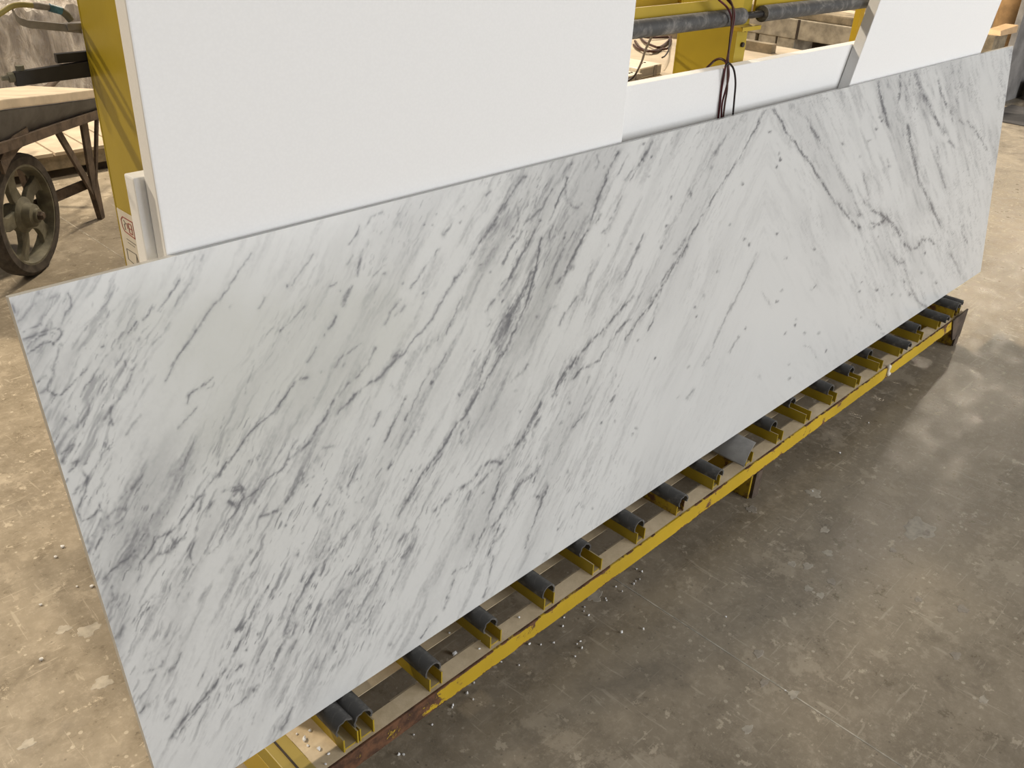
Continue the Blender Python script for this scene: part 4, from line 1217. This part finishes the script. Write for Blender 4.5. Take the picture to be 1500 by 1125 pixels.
def adapter(px0, px1, depth, h, label):
    a, b = onz(px0, BZ), onz(px1, BZ)
    w = float(np.linalg.norm(b - a))
    d = (b - a) / w
    nrm = np.array([-d[1], d[0], 0])
    if nrm[1] < 0:
        nrm = -nrm
    root = empty('power_adapter', tuple(a), label, 'adapter', 'power adapters on the bench')
    lo = [a, b, b + nrm * depth, a + nrm * depth]
    hi = [p + np.array([0, 0, h]) for p in lo]
    put('case', MB().hexa(lo, hi), M_WHITEBOX, root, 0.004)
    e = -nrm * 0.0012
    lo2 = [a + d * 0.005 + e, b - d * 0.005 + e, b - d * 0.005, a + d * 0.005]
    put('front_panel', MB().hexa([p + np.array([0, 0, 0.005]) for p in lo2], [p + np.array([0, 0, h * 0.86]) for p in lo2]), M_BOXFACE, root)
    c = a + d * w * 0.62 + e * 2.5
    put('strap', MB().hexa([c, c + d * w * .14, c + d * w * .14 - e, c - e],
                           [p + np.array([0, 0, h + 0.001]) for p in (c, c + d * w * .14, c + d * w * .14 - e, c - e)]), M_STEEL, root)
    for t in (0.62, 0.76):
        c = a + d * w * t + nrm * depth * 0.3
        put('screw', MB().lathe([(0, h), (0.005, h), (0.004, h + 0.002), (0, h + 0.002)], tuple(c), (0, 0, 1), 8), M_DARK, root)
    return root


adapter((936, 116), (968, 108), 0.17, 0.035, 'ivory power adapter with grey front next to the yellow upright')
adapter((914, 123), (940, 116.5), 0.09, 0.022, 'smaller ivory power adapter half hidden by the large foam sheet')


def bench_pts(lst, z=None):
    return [onz((900 + x / 8.655, y / 8.654), BZ + (0.006 if z is None else z)) for x, y in lst]


coil = [(245,570),(290,610),(370,640),(450,650),(530,635),(610,590),(680,520),(710,470),(690,470),(560,475),(420,475),(350,460),
        (330,470),(380,530),(460,570),(560,600),(640,560),(700,500),(715,480),(690,600),(600,625),(520,655),(440,645),(330,610),(262,520)]
path = [onz((900 + x / 8.655, y / 8.654), BZ + 0.006 + 0.0025 * (i % 4)) for i, (x, y) in enumerate(coil)]
tag(put('cable_coil', MB().tube(smooth_path(path, 6), 0.005, 8), M_WIRE_B, None, 0, 1.0), 'loosely coiled dark cable lying on the cream bench top', 'cable')
path = [ony((900 + x / 8.655, y / 8.654), yy) for x, y, yy in ((500,360,1.30),(485,430,1.42),(440,530,1.55),(390,640,1.66),(350,770,1.78),(300,880,1.86),(240,980,1.90))]
path += [onz((918, 119), BZ + 0.008)]
tag(put('cable', MB().tube(smooth_path(path, 6), 0.0036, 7), M_WIRE_K, None, 0, 1.0), 'black cable dropping from the pipe down to the smaller power adapter', 'cable')
path = [onz((900 + x / 8.655, y / 8.654), BZ + z) for x, y, z in ((705,470,.012),(700,560,.02),(680,650,.03),(640,710,.036),(605,730,.04))]
tag(put('cable', MB().tube(smooth_path(path, 6), 0.003, 7), M_WIRE_K, None, 0, 1.0), 'short black cable running from the coil to the ivory adapter', 'cable')
for (pa, pb, lb_) in (((1087, 71), (1134, 78), 'dusty grey-brown batten on the bench by its open end'), ((961, 50), (997, 57), 'dusty batten on the bench beside the cable coil')):
    a, b = onz(pa, BZ), onz(pb, BZ)
    x = (a[0] + b[0]) / 2
    y0, y1 = sorted((a[1], b[1]))
    tag(put('batten', MB().box(x - 0.02, x + 0.02, y0, max(y1, y0 + 0.2) + 0.25, BZ, BZ + 0.036), M_PALLET, None, 0.002), lb_, 'batten', 'battens on the bench')

# weathered concrete trough block beyond the bench
BX = 5.4
tr = empty('concrete_trough', (5.8, 3.0, 0), 'weathered concrete trough block with dark openings beyond the bench', 'trough')
ztop = onx((1165, 28), BX)[2]
yA = onx((1075, 30), BX)[1]
zo = onx((1130, 52), BX)[2]
m = MB()
m.box(BX, BX + 0.7, 2.35, yA + 0.9, zo, ztop)
put('block', m, M_CONC, tr, 0.006)
put('base', MB().box(BX + 0.25, BX + 0.68, 2.4, yA + 0.85, 0, zo), M_DARK, tr)  # dark colour stands in for the shade inside the openings
for px_ in (1122, 1150, 1092):
    y = onx((px_, 58), BX)[1]
    put('pier', MB().box(BX + 0.01, BX + 0.26, y - 0.06, y + 0.06, 0, zo), M_CONC, tr, 0.004)
put('plinth', MB().box(BX - 0.02, BX + 0.7, 2.35, yA + 0.9, 0, 0.16), M_CONC, tr, 0.004)
put('seam', MB().box(BX - 0.003, BX + 0.001, onx((1169, 42), BX)[1] - 0.008, onx((1169, 42), BX)[1] + 0.008, zo, ztop), M_DARK, tr)
tag(put('pebble_strip', MB().box(BX + 0.02, BX + 0.20, 2.35, yA + 0.5, ztop, ztop + 0.05), M_PALLET, None, 0.01), 'rough brown pebbly kerb strip along the near edge of the concrete trough', 'kerb')  # pebbled top strip of the trough, kept as its own object
for i, (dx, dz, mm) in enumerate(((0.22, 0.05, M_CREAM), (0.42, 0.10, M_CREAM), (0.58, 0.14, M_PALLET))):
    tag(put('plank', MB().box(BX + dx, BX + dx + 0.14, 2.4 + 0.05 * i, 3.3 + 0.1 * i, ztop, ztop + dz), mm, None, 0.004),
        ('pale plank lying on the concrete trough next to the kerb strip', 'taller pale plank in the middle of the concrete trough', 'brown weathered plank at the far side of the concrete trough')[i], 'plank', 'planks on the concrete trough')

# ------------------------------------------------------------------ stacked boards and scrap beyond the right end
def stand(pl_, pr_, y, name, mat, label, top=2.2, cat='board', depth=0.05, group=None, tilt=0.0):
    a, b = ony(pl_, y), ony(pr_, y)
    lo = [(a[0], y, 0), (b[0], y, 0), (b[0], y + depth, 0), (a[0], y + depth, 0)]
    hi = [(x + tilt, yy, top) for x, yy, _ in lo]
    return tag(put(name, MB().hexa(lo, hi), mat, None, 0.004), label, cat, group)


GB = 'boards standing beyond the slab end'
stand((1440, 60), (1458, 60), 2.98, 'standing_board', M_DARK, 'dark board standing upright beside the tilted foam sheet', 1.9, group=GB)
stand((1449, 60), (1466, 60), 2.86, 'standing_board', M_GREYBOARD, 'narrow grey board standing between the dark board and the brown timber', 1.9, group=GB)
a = ony((1474, 30), 2.68)
tag(put('timber_post', MB().tube([(a[0] + 0.05, 2.68, 0), (a[0] + 0.06, 2.68, 1.0), (a[0] + 0.08, 2.68, 2.2)], [0.11, 0.11, 0.105], 20), M_WOOD, None, 0, 0.8),
    'round brown timber post standing beyond the slab corner', 'post')
stand((1488, 60), (1530, 60), 2.52, 'standing_board', M_GREYBOARD, 'wide grey panel standing in front of the brown timber post', 1.0, group=GB)
a = ony((1458, 52), 2.48)
b = ony((1482, 46), 2.48)
zb_ = float(a[2])
lo = [(a[0], 2.44, zb_), (b[0], 2.44, zb_), (b[0], 2.56, zb_), (a[0], 2.56, zb_)]
hi = [(a[0] + 0.03, 2.46, zb_ + 0.035), (b[0] + 0.06, 2.46, zb_ + 0.05), (b[0] + 0.06, 2.56, zb_ + 0.05), (a[0] + 0.03, 2.56, zb_ + 0.035)]
tr2 = MB().box(a[0] - 0.02, b[0] - 0.1, 2.47, 2.57, 0, zb_)
tag(put('trestle', tr2, M_PALLET, None, 0.004), 'narrow weathered trestle under the fresh pine block', 'trestle')
tag(put('pine_block', MB().hexa(lo, hi), M_WOOD_LITE, None, 0.004), 'fresh pale pine offcut lying on the trestle', 'block')
# scrap heap in front of the panel
s0 = onz((1479, 140), 0)
tag(put('scrap_crate', MB().box(s0[0] - 0.1, s0[0] + 0.9, s0[1] - 0.45, s0[1] - 0.13, 0, 0.16).box(s0[0], s0[0] + 0.9, s0[1] - 0.4, s0[1] - 0.15, 0.16, 0.46), M_DARK, None, 0.01),
    'dark low crate standing beside the grey panel past the slab end', 'crate')
sa = s0[0] + 0.02
tag(put('leaning_lath', MB().bar((sa - 0.15, s0[1] - 0.485, 0.02), (sa + 0.9, s0[1] - 0.485, 0.25), 0.05, 0.04), M_PALLET, None), 'pale wooden lath leaning on the dark low crate', 'lath')
pa, pb_ = onz((1472, 176), 0), onz((1482, 150), 0)  # thin dark blue-grey sheet laid on the floor
tag(put('floor_sheet', MB().box(pa[0] - 0.1, pb_[0] - 0.15, pa[1] - 0.6, 2.43, 0, 0.008), M_PLATE, None, 0.002),
    'flat dark blue-grey sheet lying on the floor past the slab end', 'plate')
